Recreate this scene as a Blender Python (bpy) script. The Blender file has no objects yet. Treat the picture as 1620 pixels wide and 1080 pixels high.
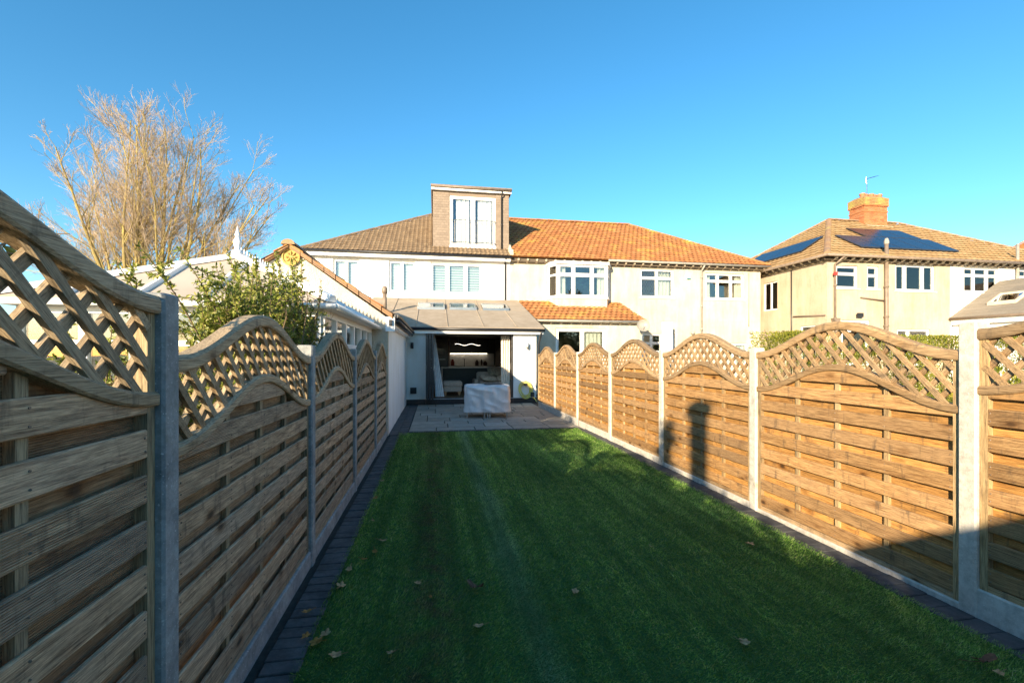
import bpy, math, random
import numpy as np
from mathutils import Vector, Matrix
random.seed(7); rng = np.random.default_rng(7)
R = math.radians
S = bpy.context.scene
COL = S.collection

# ------------------------------------------------------------------ camera
cd = bpy.data.cameras.new('camera'); cam = bpy.data.objects.new('camera', cd); COL.objects.link(cam)
cd.sensor_width = 36; cd.lens = 16.0; cd.clip_start = .05; cd.clip_end = 3000
cd.shift_y = 22/1620
cam.location = (0, 0, 1.62); cam.rotation_euler = (R(90), 0, -math.atan(122/720))
S.camera = cam
# ------------------------------------------------------------------ sky and sun
SUN_EL, SUN_AZ = 15.4, 35.0          # low winter sun, behind the camera on the left
w = bpy.data.worlds.new('World'); S.world = w; w.use_nodes = True
nt = w.node_tree; bg = nt.nodes['Background']
sky = nt.nodes.new('ShaderNodeTexSky'); sky.sky_type = 'NISHITA'; sky.sun_disc = False
sky.sun_elevation = R(SUN_EL); sky.sun_rotation = R(180+SUN_AZ)
sky.air_density = 1.0; sky.dust_density = .3; sky.ozone_density = 3.2
hs_ = nt.nodes.new('ShaderNodeHueSaturation'); hs_.inputs['Saturation'].default_value = 1.22; hs_.inputs['Hue'].default_value = .489
nt.links.new(sky.outputs[0], hs_.inputs['Color']); nt.links.new(hs_.outputs[0], bg.inputs[0]); bg.inputs[1].default_value = .115
sd = bpy.data.lights.new('sun', 'SUN'); sd.energy = 5.0; sd.angle = R(.6); sd.color = (1, .82, .57)
so = bpy.data.objects.new('sun', sd); COL.objects.link(so)
ld = Vector((math.sin(R(SUN_AZ))*math.cos(R(SUN_EL)), math.cos(R(SUN_AZ))*math.cos(R(SUN_EL)), -math.sin(R(SUN_EL))))
so.rotation_euler = ld.to_track_quat('-Z', 'Y').to_euler(); so.location = (-20, -30, 20)
vs = S.view_settings; vs.view_transform = 'Standard'; vs.look = 'None'; vs.exposure = 1.34; vs.gamma = 1

# ------------------------------------------------------------------ materials
class NT:
    def __init__(s, name):
        s.m = bpy.data.materials.new(name); s.m.use_nodes = True; s.t = s.m.node_tree
        s.b = s.t.nodes['Principled BSDF']; s.out = s.t.nodes['Material Output']
    def n(s, typ, ins=None, **kw):
        x = s.t.nodes.new('ShaderNode'+typ)
        for k, v in kw.items(): setattr(x, k, v)
        for k, v in (ins or {}).items():
            if isinstance(v, bpy.types.NodeSocket): s.t.links.new(v, x.inputs[k])
            else: x.inputs[k].default_value = v
        return x
    def l(s, a, b): s.t.links.new(a, b)
    def setp(s, **kw):
        for k, v in kw.items():
            k = {'rough': 'Roughness', 'col': 'Base Color', 'metal': 'Metallic', 'spec': 'Specular IOR Level', 'normal': 'Normal', 'alpha': 'Alpha'}.get(k, k)
            if isinstance(v, bpy.types.NodeSocket): s.l(v, s.b.inputs[k])
            else: s.b.inputs[k].default_value = v if not isinstance(v, tuple) or len(v) == 4 else (*v, 1)
    def math(s, op, a, b=0, clamp=False):
        x = s.n('Math', operation=op); x.use_clamp = clamp
        for i, v in enumerate((a, b)):
            if isinstance(v, bpy.types.NodeSocket): s.l(v, x.inputs[i])
            else: x.inputs[i].default_value = v
        return x.outputs[0]
    def ramp(s, fac, stops):
        x = s.n('ValToRGB'); s.l(fac, x.inputs[0]); e = x.color_ramp.elements
        while len(e) < len(stops): e.new(.5)
        for i, (p, c) in enumerate(stops): e[i].position = p; e[i].color = (*c, 1) if len(c) == 3 else c
        return x.outputs[0]
    def mix(s, fac, a, b, mode='MIX'):
        x = s.n('MixRGB', blend_type=mode)
        for i, v in enumerate((fac, a, b)):
            if isinstance(v, bpy.types.NodeSocket): s.l(v, x.inputs[i])
            elif i == 0: x.inputs[0].default_value = v
            else: x.inputs[i].default_value = (*v, 1)
        return x.outputs[0]
    def noise(s, vec, scale, detail=4, rough=.55, dist=0):
        return s.n('TexNoise', {'Vector': vec, 'Scale': scale, 'Detail': detail, 'Roughness': rough, 'Distortion': dist}).outputs[0]
    def bump(s, h, strength, dist=.01):
        return s.n('Bump', {'Height': h, 'Strength': strength, 'Distance': dist}).outputs[0]
    def obj(s): return s.n('TexCoord').outputs['Object']
    def pos(s): return s.n('NewGeometry').outputs['Position']
    def rnd(s): return s.n('ObjectInfo').outputs['Random']
    def island(s): return s.n('NewGeometry').outputs['Random Per Island']
    def mapv(s, vec, scale=(1, 1, 1), loc=None):
        x = s.n('Mapping'); s.l(vec, x.inputs[0]); x.inputs['Scale'].default_value = scale
        if loc is not None: s.l(loc, x.inputs['Location'])
        return x.outputs[0]
def comb(t, a, b, c):
    x = t.n('CombineXYZ')
    for i, v in enumerate((a, b, c)):
        if isinstance(v, bpy.types.NodeSocket): t.l(v, x.inputs[i])
        else: x.inputs[i].default_value = v
    return x.outputs[0]

def m_plain(name, col, rough=.6, metal=0, var=.12, scale=6, bump=0, spec=.5):
    t = NT(name); p = t.obj(); n = t.noise(p, scale, 5)
    d = tuple(c*(1-var) for c in col); e = tuple(min(1, c*(1+var)) for c in col)
    t.setp(col=t.ramp(n, [(.3, d), (.7, e)]), rough=rough, metal=metal, spec=spec)
    if bump: t.setp(normal=t.bump(t.noise(p, scale*12, 3), bump, .004))
    return t.m
def m_wood(name, ca, cb, cgrey, grey=.5, reed=True, axis=0):
    t = NT(name); o = t.obj(); r = t.rnd()
    off = comb(t, t.math('MULTIPLY', r, 37.), t.math('MULTIPLY', r, 91.), t.math('MULTIPLY', r, 53.))
    sc = [(1.3, 14, 14), (14, 1.3, 14), (14, 14, 1.3)][axis]
    v = t.mapv(o, sc, off)
    g = t.noise(v, 3.4, 7, .7, .9); fine = t.noise(t.mapv(o, tuple(a*(4 if a > 2 else 1.6) for a in sc), off), 4, 4, .75)
    big = t.noise(t.mapv(o, (1.1, 2, 2), off), 1.4, 3)
    col = t.ramp(g, [(.32, ca), (.66, cb)])
    greyf = t.math('MULTIPLY', t.math('ADD', big, t.math('MULTIPLY', t.math('SUBTRACT', r, .5), .6)), grey*1.6, True)
    col = t.mix(greyf, col, cgrey)
    col = t.mix(.78, col, t.ramp(fine, [(.36, (.2, .18, .16)), (.58, (1, 1, 1))]), 'MULTIPLY')
    # knots and dark stains
    ksc = [(3.2, .3, 6.5), (.3, 3.2, 6.5), (6.5, .3, 3.2)][axis]
    vo = t.n('TexVoronoi', {'Vector': t.mapv(o, ksc, off), 'Scale': 1.0, 'Randomness': 1.0}).outputs['Distance']
    k = t.ramp(vo, [(.055, (.05, .035, .025)), (.095, (.3, .23, .17)), (.13, (.68, .6, .52)), (.26, (1, 1, 1))])
    col = t.mix(.85, col, k, 'MULTIPLY')
    st = t.noise(t.mapv(o, (9, 9, 2.4), off), 1.5, 4, .7)
    col = t.mix(t.math('MULTIPLY', t.ramp(st, [(.56, (0, 0, 0)), (.7, (1, 1, 1))]), .6), col, (.06, .05, .04))
    bright = t.math('ADD', t.math('MULTIPLY', t.math('FRACT', t.math('MULTIPLY', r, 7.3)), .5), .75)
    hv = t.n('HueSaturation', {'Color': col, 'Value': bright, 'Saturation': 1.0})
    t.setp(col=hv.outputs[0], rough=.72, spec=.3)
    h = t.math('ADD', t.math('MULTIPLY', g, .5), t.math('MULTIPLY', fine, .5))
    if reed:
        z = t.n('SeparateXYZ', {0: o}).outputs[2]
        wv = t.math('SINE', t.math('MULTIPLY', z, 2*math.pi/.0068))
        sw = t.math('GREATER_THAN', t.math('FRACT', t.math('MULTIPLY', r, 5.7)), .45)
        h = t.math('ADD', h, t.math('MULTIPLY', t.math('MULTIPLY', wv, .35), sw))
    t.setp(normal=t.bump(h, .9, .004))
    return t.m
def m_concrete(name, ca, cb, spot=True):
    t = NT(name); p = t.pos(); a = t.noise(p, 5, 6, .65); b = t.noise(p, 90, 3, .6); c = t.noise(p, 22, 4, .7)
    col = t.ramp(a, [(.3, ca), (.7, cb)])
    col = t.mix(.6, col, t.ramp(c, [(.35, (.55, .55, .53)), (.6, (1, 1, 1))]), 'MULTIPLY')
    if spot: col = t.mix(t.ramp(b, [(.62, (0, 0, 0)), (.72, (.6, .6, .6))]), col, (.72, .72, .68))
    ms = t.noise(p, 3.1, 5, .7); col = t.mix(t.ramp(ms, [(.6, (0, 0, 0)), (.72, (.5, .5, .5))]), col, (.09, .095, .05))
    t.setp(col=col, rough=.9, spec=.25, normal=t.bump(t.math('ADD', b, c), .5, .004)); return t.m
def m_render(name, col, dash=False, dirt=.25):
    t = NT(name); p = t.pos(); a = t.noise(p, 1.1, 5, .6); b = t.noise(t.mapv(p, (3, 3, .5)), 1.4, 5, .65)
    dk = tuple(c*(1-dirt)*k for c, k in zip(col, (1, .97, .9)))
    cc = t.ramp(t.math('ADD', t.math('MULTIPLY', a, .5), t.math('MULTIPLY', b, .5)), [(.33, dk), (.6, col)])
    if dash:
        vo = t.n('TexVoronoi', {'Vector': p, 'Scale': 55.}); 
        cc = t.mix(.35, cc, t.ramp(vo.outputs['Color'], [(.0, (.55, .5, .42)), (1, (1, 1, 1))]), 'MULTIPLY')
        t.setp(normal=t.bump(vo.outputs['Distance'], .8, .012))
    else: t.setp(normal=t.bump(t.noise(p, 60, 4), .25, .004))
    t.setp(col=cc, rough=.92, spec=.2); return t.m
def m_tile(name, cols, lichen=None, lich_amt=.55, rough=.85):
    t = NT(name); p = t.pos(); i = t.island(); a = t.noise(p, 1.3, 5, .65); f = t.noise(p, 30, 4, .7)
    c = t.ramp(i, [(j/(len(cols)-1), cc) for j, cc in enumerate(cols)])
    c = t.mix(.4, c, t.ramp(f, [(.3, (.45, .45, .45)), (.65, (1, 1, 1))]), 'MULTIPLY')
    if lichen:
        m = t.math('ADD', t.math('MULTIPLY', a, .75), t.math('MULTIPLY', t.noise(p, 9, 4, .7), .3))
        c = t.mix(t.ramp(m, [(lich_amt, (0, 0, 0)), (lich_amt+.12, (.85, .85, .85))]), c, lichen)
    t.setp(col=c, rough=rough, spec=.25, normal=t.bump(f, .4, .006)); return t.m
def m_glass(name, tint=(.9, .95, .95), refl=1.0):
    t = NT(name); t.t.nodes.remove(t.b)
    fr = t.n('Fresnel', {'IOR': 1.55}).outputs[0]
    fac = t.math('MULTIPLY', t.math('ADD', fr, .05), refl, True)
    nz = t.bump(t.noise(t.pos(), 1.2, 2), .04, .05)
    g = t.n('BsdfGlossy', {'Color': (1, 1, 1, 1), 'Roughness': .01, 'Normal': nz}); tr = t.n('BsdfTransparent', {'Color': (*tint, 1)})
    mx = t.n('MixShader', {0: fac, 1: tr.outputs[0], 2: g.outputs[0]}); t.l(mx.outputs[0], t.out.inputs[0]); return t.m
def m_leaf(name, cols, trans=.35, rough=.45):
    t = NT(name); c = t.ramp(t.island(), [(j/(len(cols)-1), cc) for j, cc in enumerate(cols)])
    t.setp(col=c, rough=rough, spec=.4)
    tl = t.n('BsdfTranslucent', {'Color': c}); mx = t.n('MixShader', {0: trans, 1: t.b.outputs[0], 2: tl.outputs[0]})
    t.l(mx.outputs[0], t.out.inputs[0]); return t.m
def m_emit(name, col, st):
    t = NT(name); t.setp(col=(.8, .8, .8)); t.b.inputs['Emission Color'].default_value = (*col, 1); t.b.inputs['Emission Strength'].default_value = st; return t.m

MT = {}
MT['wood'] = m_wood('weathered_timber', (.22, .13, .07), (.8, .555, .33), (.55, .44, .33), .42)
MT['wood_back'] = m_wood('sheltered_gap_shade_timber', (.2, .12, .055), (.42, .28, .14), (.3, .23, .16), .35, True)  # left back boards: sheltered wood, darkened further to paint shade into the gaps
MT['wood_r'] = m_wood('sunlit_tone_timber', (.34, .165, .055), (.64, .375, .15), (.44, .29, .16), .42)  # right fence timbers: same wood with warm sunlight painted into the colour
MT['wood_back_r'] = m_wood('sunlit_honey_timber', (.44, .2, .05), (.68, .36, .105), (.46, .29, .13), .18, True)
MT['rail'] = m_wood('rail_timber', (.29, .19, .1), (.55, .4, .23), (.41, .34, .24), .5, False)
MT['rail_r'] = m_wood('sunlit_tone_rail_timber', (.36, .21, .09), (.52, .34, .17), (.4, .3, .19), .4, False)
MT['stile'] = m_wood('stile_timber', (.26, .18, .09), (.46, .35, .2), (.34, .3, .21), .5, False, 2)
MT['stile_r'] = m_wood('sunlit_tone_stile_timber', (.38, .24, .1), (.55, .38, .19), (.42, .33, .2), .35, False, 2)
MT['conc'] = m_concrete('shade_tone_concrete', (.22, .23, .235), (.4, .41, .4))  # left fence concrete, bluish shade included in its colour
MT['conc_r'] = m_concrete('sunlit_tone_concrete', (.5, .46, .4), (.66, .62, .55))  # same concrete on the right, sunlight painted in as a paler, warmer colour
MT['block'] = m_concrete('charcoal_block', (.06, .062, .065), (.125, .127, .13), False)
MT['sand'] = m_plain('kiln_sand', (.03, .028, .024), .95, var=.4, scale=30, bump=.5)
MT['white'] = m_render('white_render', (.82, .81, .78), False, .06)
MT['cool_white'] = m_render('masonry_paint', (.8, .8, .79), False, .12)
MT['dash'] = m_render('cream_pebbledash', (.66, .6, .49), True, .3)
MT['dash2'] = m_render('buff_pebbledash', (.6, .5, .37), True, .28)
MT['dash_grey'] = m_render('grey_pebbledash', (.32, .31, .3), True, .15)
MT['gable'] = m_render('weathered_gable_render', (.7, .65, .55), True, .3)
MT['darkwood'] = m_plain('dark_eaves_board', (.1, .075, .05), .7)
MT['upvc'] = m_plain('white_upvc', (.82, .82, .81), .3, var=.03)
MT['black'] = m_plain('black_plastic', (.02, .02, .022), .4, var=.2)
MT['grey_pvc'] = m_plain('grey_pipe', (.3, .28, .24), .5, var=.2)
MT['brown_pvc'] = m_plain('brown_pipe', (.2, .15, .11), .5, var=.2)
MT['fascia'] = m_plain('aged_fascia', (.62, .52, .38), .6, var=.15)
MT['t_brown'] = m_tile('brown_roof_tile', [(.2, .135, .08), (.27, .19, .115), (.24, .165, .1), (.31, .22, .13)])
MT['t_orange'] = m_tile('orange_roof_tile', [(.36, .14, .05), (.44, .19, .07), (.39, .155, .055), (.48, .235, .09)], (.5, .31, .07), .54)
MT['t_buff'] = m_tile('buff_roof_tile', [(.36, .22, .1), (.44, .29, .14), (.4, .25, .11), (.48, .33, .17)], (.45, .36, .12), .64)
MT['t_hung'] = m_tile('taupe_hung_tile', [(.235, .185, .145), (.29, .23, .18), (.26, .205, .16)])
MT['mortar'] = m_plain('pale_mortar', (.5, .44, .34), .95, var=.25, scale=14, bump=.5)
MT['lichen'] = m_tile('lichened_verge', [(.3, .18, .1), (.37, .23, .13), (.28, .19, .13)], (.4, .3, .11), .58)
MT['felt'] = m_render('grey_roof_membrane', (.37, .305, .235), False, .25)
MT['slate'] = m_tile('slate_roof', [(.24, .21, .17), (.29, .25, .2), (.27, .23, .18)])
MT['brick'] = m_tile('red_brick', [(.4, .14, .06), (.5, .2, .08), (.36, .12, .05), (.46, .22, .1)], (.5, .36, .1), .62)
MT['glass'] = m_glass('window_glass', (.85, .9, .9), 1.0)
MT['glass_c'] = m_glass('clear_glass', (.95, .97, .97), 1.0)
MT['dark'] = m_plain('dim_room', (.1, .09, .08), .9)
MT['blind'] = m_plain('blind_fabric', (.72, .72, .7), .8, var=.05)
MT['blind2'] = m_plain('sheer_blind', (.34, .37, .38), .8, var=.05)
MT['curtain'] = m_plain('cream_curtain', (.7, .64, .54), .9, var=.08)
MT['net'] = m_plain('net_curtain', (.74, .74, .71), .9, var=.05)
MT['solar'] = m_plain('solar_cell', (.01, .014, .03), .22, var=.2, spec=.25)
MT['alu'] = m_plain('grey_metal', (.4, .4, .4), .35, 1, var=.1)
MT['anth'] = m_plain('anthracite_frame', (.03, .03, .033), .35, var=.1)
MT['terracotta'] = m_plain('terracotta', (.45, .19, .09), .85, var=.2)
t = NT('opal_polycarbonate'); c = t.ramp(t.noise(t.pos(), 1.5, 3), [(.3, (.6, .5, .4)), (.7, (.7, .6, .49))]); t.setp(col=c, rough=.35)
tl = t.n('BsdfTranslucent', {'Color': (.6, .5, .4, 1)}); mx = t.n('MixShader', {0: .3, 1: t.b.outputs[0], 2: tl.outputs[0]}); t.l(mx.outputs[0], t.out.inputs[0]); MT['opal'] = t.m
# paving stone
t = NT('sandstone_slab'); p = t.pos(); r = t.rnd(); c = t.ramp(r, [(0, (.25, .24, .205)), (.4, (.36, .335, .28)), (.7, (.3, .285, .24)), (1, (.42, .39, .33))])
c = t.mix(.7, c, t.ramp(t.noise(p, 5, 6, .7), [(.3, (.55, .55, .55)), (.65, (1, 1, 1))]), 'MULTIPLY')
t.setp(col=c, rough=.8, spec=.3, normal=t.bump(t.noise(p, 14, 5, .6), .5, .01)); MT['slab'] = t.m
# artificial grass: blades and the backing share the colour map; the wear has its own shape
def grass_mat(name, blade):
    t = NT(name); p = t.pos(); sx = t.n('SeparateXYZ', {0: p}); x = sx.outputs[0]; y = sx.outputs[1]
    big = t.noise(t.mapv(p, (1.4, .5, 1)), 1.2, 4, .6); mid = t.noise(p, 7, 4, .65)
    if blade:
        a = t.n('Attribute', attribute_name='rnd').outputs['Fac']
        c = t.ramp(a, [(0, (.06, .15, .02)), (.35, (.14, .32, .045)), (.7, (.32, .57, .1)), (.93, (.5, .68, .22)), (1, (.6, .6, .3))])
    else: c = t.mix(mid, (.02, .07, .014), (.045, .13, .03)); a = None
    # dry brown strip along a seam, and two paler walked tracks
    wob = t.math('MULTIPLY', t.math('SUBTRACT', t.noise(t.mapv(p, (1, .7, 1)), 1.1, 3), .5), .7)
    dx = t.math('ABSOLUTE', t.math('SUBTRACT', t.math('ADD', x, wob), -.03))
    band = t.math('MULTIPLY', t.math('SUBTRACT', 1, t.math('DIVIDE', dx, .3), True), t.ramp(mid, [(.35, (0, 0, 0)), (.6, (1, 1, 1))]))
    c = t.mix(t.math('MULTIPLY', band, .9), c, (.17, .16, .055) if blade else (.03, .028, .01))
    if blade:
        straw = t.math('MULTIPLY', band, t.math('GREATER_THAN', a, .86))
        c = t.mix(straw, c, (.5, .42, .22))
        dx2 = t.math('ABSOLUTE', t.math('SUBTRACT', t.math('ADD', x, t.math('MULTIPLY', wob, .4)), .57))
        tr = t.math('MULTIPLY', t.math('SUBTRACT', 1, t.math('DIVIDE', dx2, .15), True), t.math('MULTIPLY', t.noise(t.mapv(p, (3, 1, 1)), 2, 4), 1.1))
        c = t.mix(tr, c, (.4, .62, .42))
        stk = t.noise(t.mapv(p, (5, .22, 1)), 1.6, 4, .6)
        c = t.mix(1.0, c, t.ramp(stk, [(.38, (.62, .66, .62)), (.62, (1.35, 1.28, 1.35))]), 'MULTIPLY')
        c = t.mix(1.0, c, t.ramp(t.math('ADD', t.math('MULTIPLY', big, .6), t.math('MULTIPLY', mid, .4)), [(.36, (.55, .6, .6)), (.62, (1.25, 1.2, 1.2))]), 'MULTIPLY')
    t.setp(col=c, rough=.55 if blade else .9, spec=.3)
    if blade:
        tl = t.n('BsdfTranslucent', {'Color': c}); mx = t.n('MixShader', {0: .4, 1: t.b.outputs[0], 2: tl.outputs[0]}); t.l(mx.outputs[0], t.out.inputs[0])
    return t.m
MT['blade'] = grass_mat('turf_blade', True); MT['turf'] = grass_mat('turf_backing', False)
MT['soil'] = m_plain('garden_ground', (.09, .085, .05), .95, var=.4, scale=2, bump=.5)
MT['bark'] = m_tile('olive_bark', [(.34, .26, .1), (.42, .33, .13)], (.46, .37, .1), .5)
MT['twig'] = m_plain('pinkish_twig', (.45, .34, .23), .8, var=.25)
MT['leaf'] = m_leaf('evergreen_leaf', [(.07, .11, .014), (.18, .23, .03), (.32, .34, .06), (.46, .43, .12)])
MT['leaf_h'] = m_leaf('hedge_leaf', [(.07, .1, .012), (.18, .21, .02), (.32, .32, .04), (.38, .32, .05)])
MT['leaf_d'] = m_leaf('climber_leaf', [(.03, .06, .012), (.07, .1, .02), (.13, .15, .03), (.12, .06, .03)])
MT['stem'] = m_plain('shrub_stem', (.16, .11, .06), .8)

# ------------------------------------------------------------------ mesh helpers
W = {}
class MB:
    def __init__(s): s.v = []; s.f = []
    def add(s, vs_, fs):
        b = len(s.v); s.v += [tuple(v) for v in vs_]; s.f += [tuple(b+i for i in f) for f in fs]; return s
    def box(s, x0, x1, y0, y1, z0, z1):
        return s.add([(x0,y0,z0),(x1,y0,z0),(x1,y1,z0),(x0,y1,z0),(x0,y0,z1),(x1,y0,z1),(x1,y1,z1),(x0,y1,z1)],
                     [(0,3,2,1),(4,5,6,7),(0,1,5,4),(1,2,6,5),(2,3,7,6),(3,0,4,7)])
    def hexa(s, lo, hi): return s.add(list(lo)+list(hi), [(0,3,2,1),(4,5,6,7),(0,1,5,4),(1,2,6,5),(2,3,7,6),(3,0,4,7)])
    def cbox(s, x0, x1, y0, y1, z0, z1, c=.006):     # box with chamfered upright edges and top
        p = [(x0+c,y0),(x1-c,y0),(x1,y0+c),(x1,y1-c),(x1-c,y1),(x0+c,y1),(x0,y1-c),(x0,y0+c)]
        q = [(x0+2*c,y0+c),(x1-2*c,y0+c),(x1-c,y0+2*c),(x1-c,y1-2*c),(x1-2*c,y1-c),(x0+2*c,y1-c),(x0+c,y1-2*c),(x0+c,y0+2*c)]
        v = [(a,b,z0) for a,b in p]+[(a,b,z1-c) for a,b in p]+[(a,b,z1) for a,b in q]
        f = [(i,(i+1)%8,8+(i+1)%8,8+i) for i in range(8)]+[(8+i,8+(i+1)%8,16+(i+1)%8,16+i) for i in range(8)]+[tuple(range(16,24)), tuple(range(7,-1,-1))]
        return s.add(v, f)
    def tube(s, pts, r, n=8, cap=True):
        pts = [Vector(p) for p in pts]; rr = r if isinstance(r, (list, tuple)) else [r]*len(pts); b = len(s.v); prev = None
        for i, p in enumerate(pts):
            d = (pts[min(i+1, len(pts)-1)]-pts[max(i-1, 0)]).normalized()
            a = prev if prev is not None else (Vector((0,0,1)) if abs(d.z) < .9 else Vector((1,0,0)))
            u = (a-d*a.dot(d)).normalized(); prev = u; q = d.cross(u)
            for k in range(n):
                t_ = 2*math.pi*k/n; s.v.append(tuple(p+(u*math.cos(t_)+q*math.sin(t_))*rr[i]))
        for i in range(len(pts)-1):
            for k in range(n): s.f.append((b+i*n+k, b+i*n+(k+1)%n, b+(i+1)*n+(k+1)%n, b+(i+1)*n+k))
        if cap: s.f.append(tuple(b+k for k in range(n-1,-1,-1))); s.f.append(tuple(b+(len(pts)-1)*n+k for k in range(n)))
        return s
    def lathe(s, c, prof, n=14):
        b = len(s.v)
        for r, z in prof:
            for k in range(n): s.v.append((c[0]+r*math.cos(2*math.pi*k/n), c[1]+r*math.sin(2*math.pi*k/n), c[2]+z))
        for i in range(len(prof)-1):
            for k in range(n): s.f.append((b+i*n+k, b+i*n+(k+1)%n, b+(i+1)*n+(k+1)%n, b+(i+1)*n+k))
        s.f.append(tuple(b+k for k in range(n-1,-1,-1))); s.f.append(tuple(b+(len(prof)-1)*n+k for k in range(n))); return s
    def prism(s, poly, axis, a0, a1):                # poly in the two other axes
        n = len(poly)
        def P(u, v_, a): return {'x': (a,u,v_), 'y': (u,a,v_), 'z': (u,v_,a)}[axis]
        return s.add([P(u,v_,a0) for u,v_ in poly]+[P(u,v_,a1) for u,v_ in poly],
                     [tuple(range(n-1,-1,-1)), tuple(range(n,2*n))]+[(i,(i+1)%n,n+(i+1)%n,n+i) for i in range(n)])
    def mesh(s, name, mat, off=(0,0,0), smooth=False):
        me = bpy.data.meshes.new(name); o = Vector(off)
        me.from_pydata([tuple(Vector(v)-o) for v in s.v], [], s.f); me.update()
        if mat: me.materials.append(MT[mat] if isinstance(mat, str) else mat)
        if smooth: me.shade_smooth()
        return me
    def build(s, name, mat, parent=None, smooth=False, kind=None):
        off = W.get(parent, Vector((0,0,0))) if parent else Vector((0,0,0))
        ob = bpy.data.objects.new(name, s.mesh(name, mat, off, smooth)); COL.objects.link(ob)
        if parent: ob.parent = parent; W[ob] = off
        else: W[ob] = Vector((0,0,0))
        if kind: ob['kind'] = kind
        return ob
def tag(o, label, cat, group=None):
    o['label'] = label; o['category'] = cat
    if group: o['group'] = group
    return o
def thing(name, label, cat, loc=(0,0,0), group=None, rz=0):
    o = bpy.data.objects.new(name, None); COL.objects.link(o); o.location = loc; o.rotation_euler = (0,0,rz)
    o.empty_display_size = .2; W[o] = Vector(loc); return tag(o, label, cat, group)
def based(o):                                        # move a lone mesh's origin to the middle of its base
    me = o.data; n = len(me.vertices); co = np.empty(n*3, np.float32); me.vertices.foreach_get('co', co); co = co.reshape(-1,3)
    c = (co.min(0)+co.max(0))/2; c[2] = co[:,2].min(); co -= c; me.vertices.foreach_set('co', co.ravel()); me.update(); o.location = Vector(o.location)+Vector(c.tolist()); return o
def copy_tree(o, parent=None):
    c = o.copy(); COL.objects.link(c); c.parent = parent
    for ch in o.children: copy_tree(ch, c)
    return c
def wall_y(mb, x0, x1, z0, z1, Y, th, holes=()):     # wall facing -Y with real openings
    xs = sorted({x0, x1, *[h[i] for h in holes for i in (0,1)]}); zs = sorted({z0, z1, *[h[i] for h in holes for i in (2,3)]})
    xs = [x for x in xs if x0 <= x <= x1]; zs = [z for z in zs if z0 <= z <= z1]
    solid = lambda i, j: 0 <= i < len(xs)-1 and 0 <= j < len(zs)-1 and not any(h[0] <= (xs[i]+xs[i+1])/2 <= h[1] and h[2] <= (zs[j]+zs[j+1])/2 <= h[3] for h in holes)
    for i in range(len(xs)-1):
        for j in range(len(zs)-1):
            if not solid(i, j): continue
            a, b, c, d = xs[i], xs[i+1], zs[j], zs[j+1]
            mb.add([(a,Y,c),(b,Y,c),(b,Y,d),(a,Y,d)], [(0,1,2,3)]); mb.add([(a,Y+th,c),(b,Y+th,c),(b,Y+th,d),(a,Y+th,d)], [(3,2,1,0)])
            if not solid(i-1, j): mb.add([(a,Y,c),(a,Y+th,c),(a,Y+th,d),(a,Y,d)], [(3,2,1,0)])
            if not solid(i+1, j): mb.add([(b,Y,c),(b,Y+th,c),(b,Y+th,d),(b,Y,d)], [(0,1,2,3)])
            if not solid(i, j-1): mb.add([(a,Y,c),(b,Y,c),(b,Y+th,c),(a,Y+th,c)], [(3,2,1,0)])
            if not solid(i, j+1): mb.add([(a,Y,d),(b,Y,d),(b,Y+th,d),(a,Y+th,d)], [(0,1,2,3)])
    return mb
def tiles(mb, poly, eave_dir, course, tw, h=.03, prof=(0, 1, 1, 0), ph=.02, stagger=True, jit=.004):
    """tile a convex planar polygon; rows climb the slope, each tile has its own edges"""
    P = [Vector(p) for p in poly]; u = Vector(eave_dir).normalized(); n = (P[1]-P[0]).cross(P[2]-P[0]).normalized()
    v = n.cross(u)
    if v.z < 0: v = -v
    if n.z < 0 or (abs(n.z) < 1e-4 and n.dot(Vector((0,-1,0))) < 0 and abs(n.y) > .5): n = -n
    o = P[0]; uv = [((p-o).dot(u), (p-o).dot(v)) for p in P]; vmin = min(b for a,b in uv); vmax = max(b for a,b in uv)
    def ext(vv):
        xs = []
        for i in range(len(uv)):
            (a0,b0),(a1,b1) = uv[i], uv[(i+1)%len(uv)]
            if abs(b1-b0) < 1e-9:
                if abs(b0-vv) < 1e-6: xs += [a0,a1]
            elif min(b0,b1)-1e-9 <= vv <= max(b0,b1)+1e-9: xs.append(a0+(a1-a0)*(vv-b0)/(b1-b0))
        return (min(xs), max(xs)) if xs else (0,0)
    k = 0; vv = vmin
    while vv < vmax-.02:
        v1 = min(vv+course, vmax); l0, r0 = ext(vv+1e-6); l1, r1 = ext(v1-1e-6)
        st = tw/2 if (stagger and k % 2) else 0
        i0 = int(math.floor((min(l0,l1)-st)/tw)); i1 = int(math.ceil((max(r0,r1)-st)/tw))
        for i in range(i0, i1):
            a = st+i*tw; b = a+tw-.004; m = len(prof); jj = random.uniform(-jit, jit); js = random.uniform(-jit, jit)
            B = len(mb.v); ok = False; top = []; bot = []; lip = []
            for q in range(m):
                uq = a+(b-a)*q/(m-1); ua = min(max(uq, l0), r0); ub = min(max(uq, l1), r1)
                hh = prof[q]*ph
                bot.append(o+u*ua+v*(vv-.012+js)+n*(h+hh+jj)); top.append(o+u*ub+v*v1+n*(.006+hh)); lip.append(o+u*ua+v*(vv-.012+js)+n*(h+hh+jj-.012))
            if (bot[-1]-bot[0]).length < .01 and (top[-1]-top[0]).length < .01: continue
            mb.v += [tuple(x) for x in bot+top+lip]
            for q in range(m-1):
                mb.f.append((B+q, B+q+1, B+m+q+1, B+m+q)); mb.f.append((B+2*m+q, B+2*m+q+1, B+q+1, B+q))
        vv = v1; k += 1
    return mb
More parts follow.
